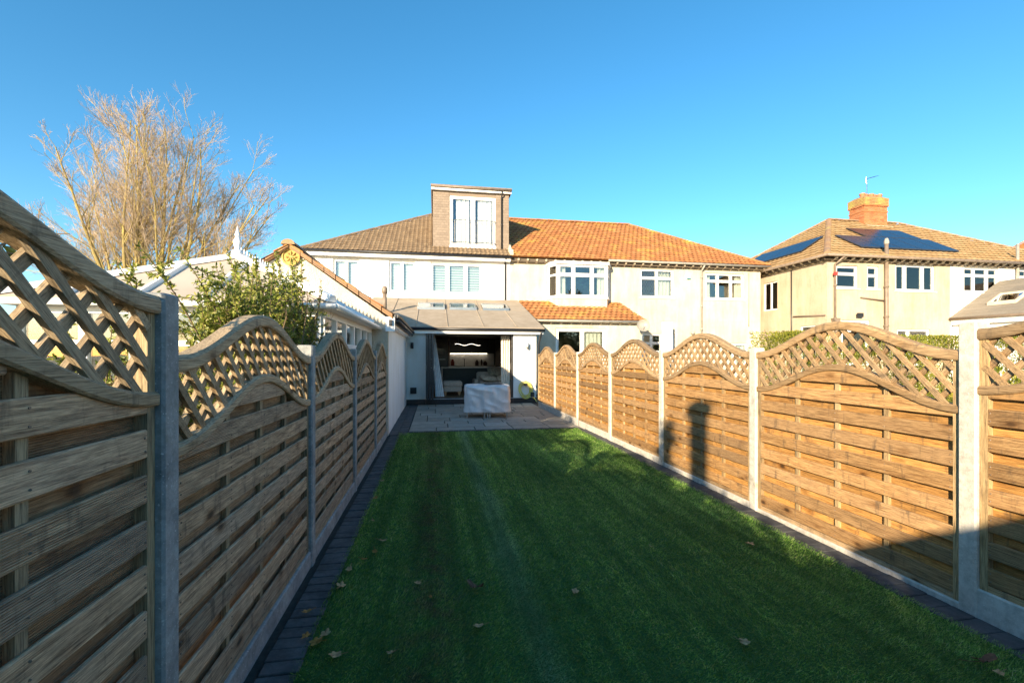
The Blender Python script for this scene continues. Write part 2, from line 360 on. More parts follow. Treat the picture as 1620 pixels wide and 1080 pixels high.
def ridge_run(mb, a, b, r=.11, step=.32, lift=.02):
    a, b = Vector(a), Vector(b); L = (b-a).length; d = (b-a)/L; n = max(1, int(L/step)); side = d.cross(Vector((0,0,1))).normalized(); up = side.cross(d)
    for i in range(n):
        p0 = a+d*(L*i/n); p1 = a+d*(L*(i+1)/n-.012); B = len(mb.v); k = 6; dz = random.uniform(0, .012)
        for p, rr in ((p0, r*1.06), (p1, r)):
            for q in range(k+1):
                t_ = math.pi*q/k; mb.v.append(tuple(p+side*math.cos(t_)*rr+up*(math.sin(t_)*rr*.8+lift-.05+dz)))
        for q in range(k): mb.f.append((B+q, B+q+1, B+k+1+q+1, B+k+1+q))
        mb.f.append(tuple(B+q for q in range(k+1)))
def window(parent, x0, x1, z0, z1, Y, cols, rows=((0, 1),), fr=.055, mull=.05, name='window', back=None, recess=.07, glass='glass', mat='upvc', sill=True, label=None):
    """white framed window in a wall facing -Y: cols/rows are fractions; frame > pane, blind, curtain"""
    f = MB(); y0, y1 = Y+recess, Y+recess+.07
    f.box(x0, x1, y0, y1, z0, z0+fr); f.box(x0, x1, y0, y1, z1-fr, z1); f.box(x0, x0+fr, y0, y1, z0+fr, z1-fr); f.box(x1-fr, x1, y0, y1, z0+fr, z1-fr)
    ix0, ix1, iz0, iz1 = x0+fr, x1-fr, z0+fr, z1-fr
    cx = [ix0+(ix1-ix0)*c for c in cols]; rz = [iz0+(iz1-iz0)*r[1] for r in rows[:-1]]
    for c in cx: f.box(c-mull/2, c+mull/2, y0, y1, iz0, iz1)
    ex = [ix0]+cx+[ix1]; ez = [iz0]+rz+[iz1]
    for z in rz:
        for i in range(len(ex)-1): f.box(ex[i]+(mull/2 if i else 0), ex[i+1]-(mull/2 if i < len(ex)-2 else 0), y0+.002, y1-.002, z-mull/2, z+mull/2)
    if sill: f.box(x0-.05, x1+.05, Y-.05, y0, z0-.045, z0-.003)
    o = f.build(name, mat, parent)
    if label: o['label'] = label
    for i in range(len(ex)-1):
        for j in range(len(ez)-1):
            a, b = ex[i]+(mull/2 if i else 0), ex[i+1]-(mull/2 if i < len(ex)-2 else 0); c, d = ez[j]+(mull/2 if j else 0), ez[j+1]-(mull/2 if j < len(ez)-2 else 0)
            s_ = .022; fb = MB(); g = .016                      # sash round the pane
            fb.box(a+g, b-g, y0-.012, y0+.03, c+g, c+g+s_); fb.box(a+g, b-g, y0-.012, y0+.03, d-g-s_, d-g); fb.box(a+g, a+g+s_, y0-.012, y0+.03, c+g+s_, d-g-s_); fb.box(b-g-s_, b-g, y0-.012, y0+.03, c+g+s_, d-g-s_)
            fb.build('sash', mat, o)
            MB().box(a-.005, b+.005, y0+.03, y0+.042, c-.005, d+.005).build('pane', glass, o)
            if back == 'zebra':
                bl = MB(); n = 11; hh = (d-c)/n
                bl.box(a, b, y1+.06, y1+.066, c, d); bl.build('blind', 'blind2', o)
                b2 = MB()
                for q in range(n): b2.box(a+.03, b, y1+.05, y1+.056, c+hh*q, c+hh*(q+.42))
                b2.build('blind_band', 'blind', o)
            if back == 'zebra_light':
                bl = MB(); n = 10; hh = (d-c)/n; bl.box(a, b, y1+.06, y1+.066, c, d); bl.build('blind', 'blind2', o)
                b2 = MB()
                for q in range(n): b2.box(a+.07, b, y1+.05, y1+.056, c+hh*q, c+hh*(q+.9))
                b2.build('blind_band', 'blind', o)
    def drape(a, b, c, d, mat_, yy, k):
        m = MB(); n = max(8, int((b-a)/.03)); B = 0
        for i in range(n+1):
            x = a+(b-a)*i/n; y = yy+.03*math.sin(i*k)+.012*math.sin(i*2.3)
            m.v += [(x, y, c), (x, y, d)]
        m.f = [(2*i, 2*i+2, 2*i+3, 2*i+1) for i in range(n)]; m.build('curtain', mat_, o)
    wd = ix1-ix0
    if back == 'curtains': drape(ix0, ix0+wd*.16, iz0, iz1, 'curtain', y1+.12, 1.1); drape(ix1-wd*.16, ix1, iz0, iz1, 'curtain', y1+.12, 1.1)
    if back == 'net': drape(ix0, ix1, iz0, iz1, 'net', y1+.05, .9)
    if back == 'leaf_nets':
        for q0, q1 in ((.1, .42), (.62, .96)): drape(ix0+wd*q0, ix0+wd*q1, iz0, iz1, 'net', y1+.05, .9)
    if back == 'part': drape(ix0+wd*.55, ix1, iz0, iz1, 'curtain', y1+.12, 1.1)
    if back == 'vertical':
        m = MB(); n = int(wd/.085)
        for i in range(n): x = ix0+wd*(i+.1)/n; m.hexa([(x,y1+.1,iz0),(x+.07,y1+.13,iz0),(x+.07,y1+.132,iz0),(x,y1+.102,iz0)], [(x,y1+.1,iz1),(x+.07,y1+.13,iz1),(x+.07,y1+.132,iz1),(x,y1+.102,iz1)])
        m.build('blind', 'blind', o)
    return o
def gutter(parent, a, b, r=.055, mat='black', name='gutter'):
    a, b = Vector(a), Vector(b); m = MB(); m.tube([a, b], r, 8); return m.build(name, mat, parent, True)
def pipe(parent, pts, r=.035, mat='black', name='downpipe', collars=()):
    m = MB(); m.tube(pts, r, 8)
    for z in collars: m.tube([(pts[-1][0], pts[-1][1], z-.04), (pts[-1][0], pts[-1][1], z+.04)], r*1.3, 8)
    return m.build(name, mat, parent, True)

# ================================================================== THE SETTING
def plane(name, x0, x1, y0, y1, z, mat):
    o = MB().add([(x0,y0,z),(x1,y0,z),(x1,y1,z),(x0,y1,z)], [(0,1,2,3)]).build(name, mat); o['kind'] = 'structure'; return o
plane('ground', -900, 900, -900, 900, -.06, 'soil')
plane('bedding_sand', -1.05, 3.5, -2.9, 15.5, -.012, 'sand')

# lawn: backing sheet plus blades
lawn = MB().box(-.69, 3.09, -2.8, 9.7, -.05, .004).build('lawn', 'turf'); lawn['kind'] = 'structure'
def blades():
    parts = []
    for (y0, y1, den, wd, ln) in ((-2.7, 1.2, 1500, .006, .034), (1.2, 3.0, 24000, .0036, .026), (3.0, 5.0, 14000, .005, .027), (5.0, 7.2, 9000, .0065, .029), (7.2, 9.72, 6500, .008, .03)):
        n = int(den*3.8*(y1-y0)); x = rng.uniform(-.72, 3.12, n); y = rng.uniform(y0, y1, n); parts.append(np.stack([x, y, np.full(n, wd), np.full(n, ln)], 1))
    a = np.concatenate(parts); n = len(a); x, y, wd, ln = a.T
    # pile leans in drifting directions
    ph = 1.2*np.sin(x*1.7+.6*y)+.9*np.sin(y*2.3-x*1.1)+.5*np.sin(5*x+3*y); az = -1.2+ph*.7+rng.normal(0, .9, n); le = ln*rng.uniform(.55, 1.15, n); tilt = rng.uniform(.55, 1.35, n)
    edge = (x < -.66)|(x > 3.06); tilt = np.where(edge, tilt*.8, tilt)
    tip = np.stack([x+np.cos(az)*np.sin(tilt)*le, y+np.sin(az)*np.sin(tilt)*le, .004+np.cos(tilt)*le], 1)
    wa = rng.uniform(0, math.pi, n); dx, dy = np.cos(wa)*wd/2, np.sin(wa)*wd/2; z = np.full(n, .002)
    v = np.empty((n, 3, 3), np.float32); v[:,0] = np.stack([x-dx, y-dy, z], 1); v[:,1] = np.stack([x+dx, y+dy, z], 1); v[:,2] = tip
    me = bpy.data.meshes.new('grass'); me.vertices.add(n*3); me.loops.add(n*3); me.polygons.add(n)
    me.vertices.foreach_set('co', v.ravel()); me.loops.foreach_set('vertex_index', np.arange(n*3, dtype=np.int32)); me.polygons.foreach_set('loop_start', np.arange(0, n*3, 3, dtype=np.int32))
    at = me.attributes.new('rnd', 'FLOAT', 'POINT'); at.data.foreach_set('value', np.repeat(rng.random(n).astype(np.float32), 3)); me.update(); me.materials.append(MT['blade'])
    o = bpy.data.objects.new('grass', me); COL.objects.link(o); o['kind'] = 'stuff'; tag(o, 'short green artificial turf blades covering the whole lawn', 'grass')
blades()

# charcoal block edging, each block its own piece
def edging(name, x0, x1, y0, y1, pitch, label, split=1):
    root = thing(name, label, 'paving edge', ((x0+x1)/2, (y0+y1)/2, 0)); root['kind'] = 'structure'
    bw = (x1-x0)/split; me = MB().cbox(-bw/2+.003, bw/2-.003, -pitch/2+.004, pitch/2-.004, -.028, .012, .004).mesh('block', 'block')
    n = int((y1-y0)/pitch)
    for i in range(n):
        for k in range(split):
            o = bpy.data.objects.new('block', me); COL.objects.link(o); o.parent = root
            o.location = (x0+bw*(k+.5)-W[root].x+random.uniform(-.003, .003), y0+pitch*(i+.5)-W[root].y, random.uniform(-.005, .003)); o.rotation_euler = (random.uniform(-.01, .01), random.uniform(-.01, .01), random.uniform(-.012, .012))
    return root
edging('paving_edge', -.885, -.685, .2, 9.42, .103, 'row of charcoal block pavers between left fence and lawn')
edging('paving_edge', 3.08, 3.29, .6, 9.7, .14, 'row of charcoal block pavers between right fence and lawn')
edging('paving_edge', -.93, -.56, 9.46, 15.2, .2, 'double row of dark pavers beside white side wall', 2)
# patio slabs
pat = thing('patio', 'grey sandstone slab patio before the glazed doors', 'patio', (1.3, 12.5, 0)); pat['kind'] = 'structure'
y = 9.86
for dep in (.42, .56, .42, .56, .56, .42, .56, .56, .56, .6):
    x = -.55-random.choice((0, .2, .4)) ; y1 = min(y+dep, 15.3)
    while x < 3.2:
        wd = random.choice((.56, .84, .84, .98, .56)); a, b = max(x, -.55), min(x+wd, 3.22)
        if b-a > .06:
            zz = random.uniform(-.003, .004); o = MB().cbox(a+.011, b-.011, y+.011, y1-.011, -.03, .014+zz, .006).build('slab', 'slab', pat)
        x += wd
    y = y1
    if y >= 15.29: break
for i in range(36): MB().cbox(-.55+i*.1047+.004, -.55+(i+1)*.1047-.004, 9.72, 9.85, -.03, .016+random.uniform(-.003, .003), .004).build('edge_sett', 'block', pat)
plane('neighbour_ground', 3.5, 40, -3, 20, -.05, 'soil')

# ================================================================== FENCES
PW = 1.845
def crv(x, w, e, A): return e+A*(.5-.5*math.cos(2*math.pi*x/w))
def make_panel(w, sfx):
    M_ = lambda k: k+sfx
    root = bpy.data.objects.new('fence_panel', None); COL.objects.link(root); W[root] = Vector((0,0,0))
    E1, E2, A = 1.15, 1.475, .23         # centre lines of the two wavy rails
    cw = w; lo = lambda x: crv(x, cw, E1, A); up = lambda x: crv(x, cw, E2, A)
    for x in (0, w-.042): MB().box(x, x+.042, .002, .05, 0, E2-.02).build('stile', M_('stile'), root)
    def rail(name, fn, hh, y0, y1):
        m = MB(); N = 32
        for i in range(N+1):
            x = w*i/N; d = (fn(min(x+.01, w))-fn(max(x-.01, 0)))/.02 if 0 < i < N else 0; nx, nz = -d/math.hypot(1, d), 1/math.hypot(1, d)
            for (s_, yy) in ((-1, y0+.006), (-.7, y0), (.55, y0), (1, y0+.012), (1, y1), (-1, y1)): m.v.append((x+nx*hh*s_, yy, fn(x)+nz*hh*s_))
        for i in range(N):
            for k in range(6): m.f.append((i*6+k, (i+1)*6+k, (i+1)*6+(k+1)%6, i*6+(k+1)%6))
        m.f += [tuple(range(5,-1,-1)), tuple(N*6+k for k in range(6))]
        m.build(name, M_('rail'), root)
    rail('lower_rail', lo, .025, -.014, .054); rail('top_rail', up, .031, -.018, .056)
    for fx in (.27, .5, .73): MB().box(w*fx-.018, w*fx+.018, .017, .042, .03, lo(w*fx)-.01).build('batten', M_('stile'), root)
    MB().box(.042, w-.042, .004, .046, 0, .035).build('bottom_rail', M_('rail'), root)
    def board(z0, z1, y0, y1, nm, mat):
        xs = [.043+(w-.086)*i/24 for i in range(25)]; keep = [x for x in xs if lo(x)-.012 > z0+.012]
        if len(keep) < 2: return
        full = lo(.05) > z1+.01
        if full: keep = [xs[0], xs[8], xs[16], xs[24]]
        zc = (z0+z1)/2; cx = w/2; m = MB(); c = .004
        for x in keep:
            zt = z1 if full else min(z1, lo(x)-.006)
            for (yy, zz) in ((y0+c, z0), (y1, z0), (y1, zt), (y0+c, zt), (y0, zt-c), (y0, z0+c)): m.v.append((x-cx, yy, zz-zc))
        n = len(keep)
        for i in range(n-1):
            for k in range(6): m.f.append((i*6+k, i*6+(k+1)%6, (i+1)*6+(k+1)%6, (i+1)*6+k))
        m.f += [tuple(range(6)), tuple((n-1)*6+k for k in range(5,-1,-1))]
        o = m.build(nm, mat, root); o.location = (cx, 0, zc); o.rotation_euler = (0, random.uniform(-.0025, .0025), 0)
    for k in range(10):
        z = .04+k*.152; board(z, z+.096, .002, .016, 'board', M_('wood'))
        z = -.054+k*.152
        if k: board(z, z+.124, .043, .053, 'back_board', M_('wood_back'))
        else: board(.036, .1, .043, .053, 'back_board', M_('wood_back'))
    nl = MB()
    for k in range(8):
        for fx in (.02, .27, .5, .73, .98):
            for dz in (.025, .07):
                x = w*fx+(0 if .1 < fx < .9 else (.02 if fx < .5 else -.02)); z = .04+k*.152+dz
                if z < lo(x)-.03: nl.tube([(x+random.uniform(-.004, .004), .0022, z), (x, -.0006, z)], .0036, 6)
    nl.build('nail_heads', 'brown_pvc', root, False, 'stuff')
    unit = MB().box(-.5, .5, -.009, .009, -.016, .016).mesh('trellis_slat', M_('rail'))
    pit = .135
    for sg, yy in ((1, .008), (-1, .027)):     # front layer falls to the right, back layer to the left
        for i in range(-8, 26):
            # line: front  x = x0 + (zr - z) ; back x = x0 + (z - zr)
            x0 = i*pit+.03; pts = []
            for j in range(60):
                z = .95+j*.015; x = x0+(1.55-z)*sg if sg > 0 else x0-(1.55-z)
                if .03 <= x <= w-.03 and lo(x)-.006 < z < up(x)+.006: pts.append((x, z))
            if len(pts) < 3: continue
            (xa, za), (xb, zb) = pts[0], pts[-1]; L = math.hypot(xb-xa, zb-za)+.02
            o = bpy.data.objects.new('trellis_slat', unit); COL.objects.link(o); o.parent = root; o.location = ((xa+xb)/2, yy, (za+zb)/2); o.scale = (L, 1, 1); o.rotation_euler = (0, math.atan2(-(zb-za), xb-xa), 0)
    return root
ORD = ['first', 'second', 'third', 'fourth', 'fifth', 'sixth', 'seventh', 'eighth']
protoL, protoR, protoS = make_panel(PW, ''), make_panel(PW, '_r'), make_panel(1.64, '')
used = set()
def place(proto, loc, rz, label, group):
    if proto in used: o = copy_tree(proto)
    else: o = proto; used.add(proto)
    o.location = loc; o.rotation_euler = (0, 0, rz); tag(o, label, 'fence panel', group); return o
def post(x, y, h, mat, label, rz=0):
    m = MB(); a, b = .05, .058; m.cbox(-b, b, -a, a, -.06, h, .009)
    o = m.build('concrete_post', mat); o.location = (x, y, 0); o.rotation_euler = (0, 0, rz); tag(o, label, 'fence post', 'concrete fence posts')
def gboard(x, y0, y1, z1, mat, label, rz=0):
    L = y1-y0; o = MB().add([(-.022,-L/2,-.05),(.022,-L/2,-.05),(.022,L/2,-.05),(-.022,L/2,-.05),(-.022,-L/2,z1-.008),(.022,-L/2,z1-.008),(.022,L/2,z1-.008),(-.022,L/2,z1-.008),(-.014,-L/2,z1),(.014,-L/2,z1),(.014,L/2,z1),(-.014,L/2,z1)],
        [(0,3,2,1),(0,1,5,4),(1,2,6,5),(2,3,7,6),(3,0,4,7),(4,5,9,8),(5,6,10,9),(6,7,11,10),(7,4,8,11),(8,9,10,11)]).build('gravel_board', mat)
    o.location = (x, (y0+y1)/2, 0); o.rotation_euler = (0, 0, rz); tag(o, label, 'gravel board', 'concrete gravel boards')
# left fence: posts at 1.82 + 1.95 n
LY = [-.13, 1.82, 3.77, 5.72, 7.67]
for k in (1, 2, 3):                                    # the fence goes on behind the camera
    yy = -.13-1.95*k; post(-.99, yy, 1.84, 'conc', 'grey concrete post of left fence, %s behind the camera' % ORD[k-1])
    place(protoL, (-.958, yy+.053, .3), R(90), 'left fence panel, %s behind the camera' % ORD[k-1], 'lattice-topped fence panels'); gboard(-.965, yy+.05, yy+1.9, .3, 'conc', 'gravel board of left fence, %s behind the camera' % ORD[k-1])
for i, yy in enumerate(LY):
    if i == 0: post(-.99, yy+.0, 1.84, 'conc', 'grey concrete post at the camera end of the left fence')
    else: post(-.99, yy, 1.84 if i == 1 else 1.70, 'conc', 'tall grey concrete post nearest the camera in left fence' if i == 1 else '%s slim grey concrete post from the camera in left fence' % ORD[i-1])
    up = .21 if i == 0 else 0; y0 = yy+.05; y1 = LY[i+1]-.05 if i < 4 else 9.38
    nm = ORD[i]+' wavy lattice-topped panel from the camera in shaded left fence' if i else 'nearest weathered lattice-topped panel at left edge of the picture'
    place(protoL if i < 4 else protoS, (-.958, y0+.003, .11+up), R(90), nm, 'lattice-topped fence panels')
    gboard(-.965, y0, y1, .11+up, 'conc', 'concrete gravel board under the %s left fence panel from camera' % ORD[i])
# right fence
RY = [.41+1.95*i for i in range(8)]; RX = lambda y: 3.375-.0095*(y-2.36); RA = math.atan(.0095)
for i, yy in enumerate(RY):
    last = i == 7
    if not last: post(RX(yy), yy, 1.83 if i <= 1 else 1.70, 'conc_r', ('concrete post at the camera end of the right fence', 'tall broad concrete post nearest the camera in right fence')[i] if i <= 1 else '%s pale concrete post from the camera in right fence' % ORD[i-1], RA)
    else:
        tag(based(MB().box(RX(yy)-.04, RX(yy)+.04, yy-.04, yy+.04, 0, 1.66).build('timber_post', 'stile_r')), 'slim timber post ending the right fence by the house', 'fence post'); break
    up = .13 if i == 0 else 0; y0, y1 = yy+.05, RY[i+1]-.05
    nm = 'nearest sunlit lattice-topped panel at right edge of the picture' if i == 0 else '%s sunlit lattice-topped panel from the camera in right fence' % ORD[i]
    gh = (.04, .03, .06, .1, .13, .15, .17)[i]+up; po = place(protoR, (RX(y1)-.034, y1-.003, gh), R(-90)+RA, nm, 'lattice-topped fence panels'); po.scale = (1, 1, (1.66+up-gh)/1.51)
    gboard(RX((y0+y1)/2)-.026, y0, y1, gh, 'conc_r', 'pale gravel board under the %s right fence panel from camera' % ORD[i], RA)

# ================================================================== TERRACE OF HOUSES
YM, YE, YR, ZE, ZR = 20.3, 20.0, 25.0, 6.05, 9.2
roofz = lambda y: ZE+(y-YE)*(ZR-ZE)/(YR-YE)
# ---- white house
WH = thing('white_house', 'white rendered terraced house with brown tiled roof and loft dormer', 'house', (-1, 22, 0))
wins = [(-4.26, -3.18, 4.5, 5.72), (-1.97, -.84, 4.36, 5.72), (-.19, 2.09, 4.34, 5.7)]
m = MB(); wall_y(m, -5.2, 3.35, 0, 6.0, YM, .25, [(-2.55, 3.3, 0, 3.0)]+wins); m.box(-5.2, -4.95, YM+.252, 29.7, 0, 6.0); m.box(-5.2, 3.35, 29.702, 29.9, 0, 6.0); m.box(-4.94, 3.34, YM+.26, 29.6, 2.95, 3.02)
m.build('wall', 'white', WH)
window(WH, *wins[0], YM, (.5,), back='zebra_light', sill=False); window(WH, *wins[1], YM, (.5,), back='zebra_light', sill=False); window(WH, *wins[2], YM, (.31, .69), back='zebra', mull=.1, fr=.07, sill=False)
# roof (leave out what the dormer covers)
bt = MB(); tiles(bt, [(-5.5,YE,ZE),(-.12,YE,ZE),(-.12,YR,ZR),(-.25,YR,ZR)], (1,0,0), .31, .2, .03, (0,.3,1,.3,0), .028, False)
y_d = 20.72; tiles(bt, [(-.12,YE,ZE),(3.35,YE,ZE),(3.35,y_d,roofz(y_d)),(-.12,y_d,roofz(y_d))], (1,0,0), .31, .2, .03, (0,.3,1,.3,0), .028, False)
dk = MB(); zz = -.02
dk.add([(-5.5,YE,ZE+zz),(3.35,YE,ZE+zz),(3.35,YR,ZR+zz),(-.25,YR,ZR+zz),(-5.5,30,ZE+zz),(3.35,30,ZE+zz)], [(0,1,2,3),(3,2,5,4),(0,3,4)])
rf = bt.build('roof_tiles', 't_brown', WH); rf['kind'] = 'stuff'; dk.build('roof_deck', 't_brown', WH)
rr = MB(); ridge_run(rr, (-5.5,YE,ZE+.02), (-.25,YR,ZR+.03), .1); ridge_run(rr, (-.25,YR,ZR+.03), (3.35,YR,ZR+.03), .1); rr.build('ridge_tiles', 't_brown', WH)
MB().box(-5.5, 3.33, YE+.03, YE+.05, 5.8, 5.98).build('fascia', 'upvc', WH); MB().box(-5.5, 3.33, YE+.052, YM-.002, 5.82, 5.84).build('soffit', 'upvc', WH)
gutter(WH, (-5.5, YE-.04, 6.0), (3.4, YE-.04, 5.98), .05); pipe(WH, [(3.12, YE-.02, 5.95), (3.12, YM-.06, 5.75), (3.12, YM-.06, 4.1)])
# dormer
DX0, DX1, DY, DZ0, DZ1 = -.08, 3.36, 20.74, 6.3, 9.06; fw = (.67, 2.74, 6.58, 8.82)
m = MB(); wall_y(m, DX0, DX1, DZ0, DZ1, DY, .2, [fw]); m.box(DX0, DX0+.15, DY+.202, 25, DZ0+.1, DZ1); m.box(DX1-.15, DX1, DY+.202, 25, DZ0+.1, DZ1); m.build('dormer_wall', 't_hung', WH)
h = MB()
for (a, b, c, d) in ((DX0, fw[0]-.03, DZ0+.05, DZ1), (fw[1]+.03, DX1, DZ0+.05, DZ1), (fw[0]-.03, fw[1]+.03, DZ0+.05, fw[2]-.08)):
    tiles(h, [(a,DY-.004,c),(b,DY-.004,c),(b,DY-.004,d),(a,DY-.004,d)], (1,0,0), .115, .17, .016, (0, 0), 0, True, .003)
hq = h.build('hung_tiles', 't_hung', WH); hq['kind'] = 'stuff'
m = MB()
for i in range(int((DZ1-DZ0-.1)/.115)):
    z = DZ0+.12+i*.115
    for X, s_ in ((DX0, -1), (DX1, 1)): m.hexa([(X+.0*s_,DY,z),(X+.018*s_,DY,z),(X+.018*s_,25,z),(X,25,z)] if s_ > 0 else [(X-.018,DY,z),(X,DY,z),(X,25,z),(X-.018,25,z)],
        [(X+.001*s_,DY,z+.11),(X+.005*s_,DY,z+.11),(X+.005*s_,25,z+.11),(X+.001*s_,25,z+.11)] if s_ > 0 else [(X-.005,DY,z+.11),(X-.001,DY,z+.11),(X-.001,25,z+.11),(X-.005,25,z+.11)])
m.build('cheek_tiles', 't_hung', WH)
MB().box(DX0-.1, DX1+.12, DY-.2, 25.3, 9.2, 9.25).build('dormer_roof', 'brown_pvc', WH); MB().box(DX0-.08, DX1+.1, DY-.16, DY-.13, 9.02, 9.197).build('dormer_fascia', 'upvc', WH)
MB().box(DX0-.08, DX1+.1, DY-.128, DY-.006, 9.03, 9.05).build('dormer_soffit', 'upvc', WH)
for X in (DX0-.08, DX1+.08): MB().box(X, X+.02, DY-.12, 25.2, 9.02, 9.196).build('dormer_side_fascia', 'upvc', WH)
gutter(WH, (DX0-.1, DY-.21, 9.17), (DX1+.12, DY-.21, 9.14), .04, 'brown_pvc', 'dormer_gutter')
pipe(WH, [(3.02, DY-.2, 9.12), (3.02, DY-.2, 8.98), (3.02, DY-.07, 8.86), (3.02, DY-.07, 6.42)], .032, 'black', 'dormer_downpipe', (8.8, 7.6))
o = window(WH, *fw, DY, (.5,), fr=.09, mull=.13, name='french_window', back='leaf_nets', recess=.0, glass='glass_c', sill=False)
MB().box(fw[0]-.03, fw[1]+.03, DY-.05, DY, fw[2]-.1, fw[2]-.004).build('door_sill', 'upvc', WH)
m = MB(); y0 = DY-.13
for z in (6.72, 7.72): m.tube([(fw[0]+.03, y0, z), (fw[1]-.03, y0, z)], .014, 6)
for i in range(16): x = fw[0]+.09+i*(fw[1]-fw[0]-.18)/15; m.tube([(x, y0, 6.72), (x, y0, 7.72)], .009, 5)
for x in (fw[0]+.04, fw[1]-.04):
    for z in (6.72, 7.72): m.tube([(x, y0, z), (x, DY, z)], .016, 6)
m.build('balcony_rail', 'anth', WH)

# ---- cream house
CH = thing('cream_house', 'cream pebbledash terraced house with orange tiled roof and bay window', 'house', (9.7, 22, 0))
wl = (9.62, 11.34, 4.38, 5.74); w3 = (13.0, 15.1, 4.36, 5.64); wk = (9.66, 10.75, 1.75, 2.66); wk2 = (10.95, 11.4, 1.75, 2.66); wg = (13.9, 15.3, 1.1, 2.22)
m = MB(); wall_y(m, 3.36, 16.0, 0, 6.0, YM, .25, [wl, w3, wk, wk2, wg, (5.3, 7.85, 4.2, 5.7), (3.8, 8.9, 0, 2.7)]); m.box(15.75, 16.0, YM+.252, 29.7, 0, 6.0); m.box(3.36, 16, 29.702, 29.9, 0, 6.0); m.box(3.4, 15.7, YM+.26, 29.6, 2.95, 3.02)
for i in range(4): m.box(9.1, 15.95, YM-.012, YM-.002, 3.28+i*.0, 3.30) if i == 0 else None
m.build('wall', 'dash', CH)
ot = MB(); tiles(ot, [(3.36,YE,ZE),(16.3,YE,ZE),(11.15,YR,ZR),(3.36,YR,ZR)], (1,0,0), .3, .25, .03, (0,.6,1,.6,0), .02)
rt = ot.build('roof_tiles', 't_orange', CH); rt['kind'] = 'stuff'
dk = MB(); dk.add([(3.36,YE,ZE+zz),(16.3,YE,ZE+zz),(11.15,YR,ZR+zz),(3.36,YR,ZR+zz),(3.36,30,ZE+zz),(16.3,30,ZE+zz)], [(0,1,2,3),(3,2,5,4),(1,5,2)]); dk.build('roof_deck', 't_orange', CH)
rr = MB(); ridge_run(rr, (3.36,YR,ZR+.03), (11.15,YR,ZR+.03), .12); ridge_run(rr, (16.3,YE,ZE+.02), (11.15,YR,ZR+.03), .11); rr.build('ridge_tiles', 't_orange', CH)
vm = MB()
for i in range(9): a = i/9; yv = YE+a*2.2; vm.box(3.30+random.uniform(-.03,.02), 3.44+random.uniform(-.03, .06), yv, yv+.26, roofz(yv)+.02, roofz(yv+.2)+.07)
vm.build('verge_mortar', 'mortar', CH)
MB().box(3.4, 16.2, YE+.1, YE+.13, 5.83, 5.98).build('fascia', 'darkwood', CH)
for i in range(30):
    x = 3.7+i*.425; MB().prism([(YE+.0, 5.96), (YM-.002, 5.96), (YM-.002, 5.8), (YE+.04, 5.88)], 'x', x-.035, x+.035).build('rafter_foot', 'fascia', CH)
gutter(CH, (7.9, YE-.05, 6.0), (16.3, YE-.05, 5.97), .055, 'grey_pvc')
pipe(CH, [(12.75, YE-.05, 5.95), (12.75, YM-.08, 5.7), (12.75, YM-.08, .1)], .045, 'grey_pvc', 'downpipe', (5.4, 4, 2.9)); pipe(CH, [(15.32, YM-.05, 5.7), (15.32, YM-.05, 3.05)], .022, 'grey_pvc', 'waste_pipe')
o = window(CH, *wl, YM, (.5,), ((0, .7), (.7, 1)), back='part', label='leaded light window')
ldm = MB()                                           # diamond lead lines on the leaded window
x0, x1, z0, z1 = wl; x0 += .08; z0 += .08; x1 -= .08; z1 -= .08; half = (x0+x1)/2
def clipd(xa, za, s_, bx0, bx1, bz0, bz1):
    pts = [(xa+t_*.01, za+s_*t_*.016) for t_ in range(0, 240)]; pts = [p for p in pts if bx0 <= p[0] <= bx1 and bz0 <= p[1] <= bz1]
    if len(pts) > 2: ldm.tube([(pts[0][0], YM+.092, pts[0][1]), (pts[-1][0], YM+.092, pts[-1][1])], .0045, 4, False)
for i in range(-14, 20):
    for s_ in (1, -1):
        clipd(x0+i*.13 - .0, z0 if s_ > 0 else z0+.9, s_, x0, half-.03, z0, z0+.8)
        for (bx0, bx1) in ((x0, half-.03), (half+.03, x1)): clipd(bx0+i*.13, z0+.92 if s_ > 0 else z1, s_, bx0, bx1, z0+.92, z1)
ldm.build('lead_lines', 'alu', o)
window(CH, *w3, YM, (.32, .68), ((0, .72), (.72, 1)), back='curtains'); window(CH, *wk, YM, (.5,), ((0, .5), (.5, 1)), back=None); window(CH, *wk2, YM, (), back=None); window(CH, *wg, YM, (.5,), back='net')
# bay window: three-sided, standing proud above the lean-to
bx = [(5.1, YM), (5.42, YM-.55), (7.75, YM-.55), (8.07, YM)]
def bay_ring(mb, off, z0, z1, th):
    pts = [(5.1-off, YM-.002), (5.42-off*.6, YM-.55-off), (7.75+off*.6, YM-.55-off), (8.07+off, YM-.002)]
    mb.prism(pts, 'z', z0, z1)
m = MB(); bay_ring(m, 0, 3.62, 4.18, 0); m.build('bay_apron', 'dash', CH)
m = MB(); bay_ring(m, .05, 4.185, 4.24, 0); m.build('bay_sill', 'upvc', CH); m = MB(); bay_ring(m, .1, 5.72, 5.84, 0); m.build('bay_fascia', 'upvc', CH)
window(CH, 5.42, 7.75, 4.245, 5.715, YM-.55, (.3, .7), ((0, .7), (.7, 1)), fr=.07, mull=.09, name='bay_window', back='curtains', recess=0, sill=False)  # curtains added here to make the dark bay panes read paler
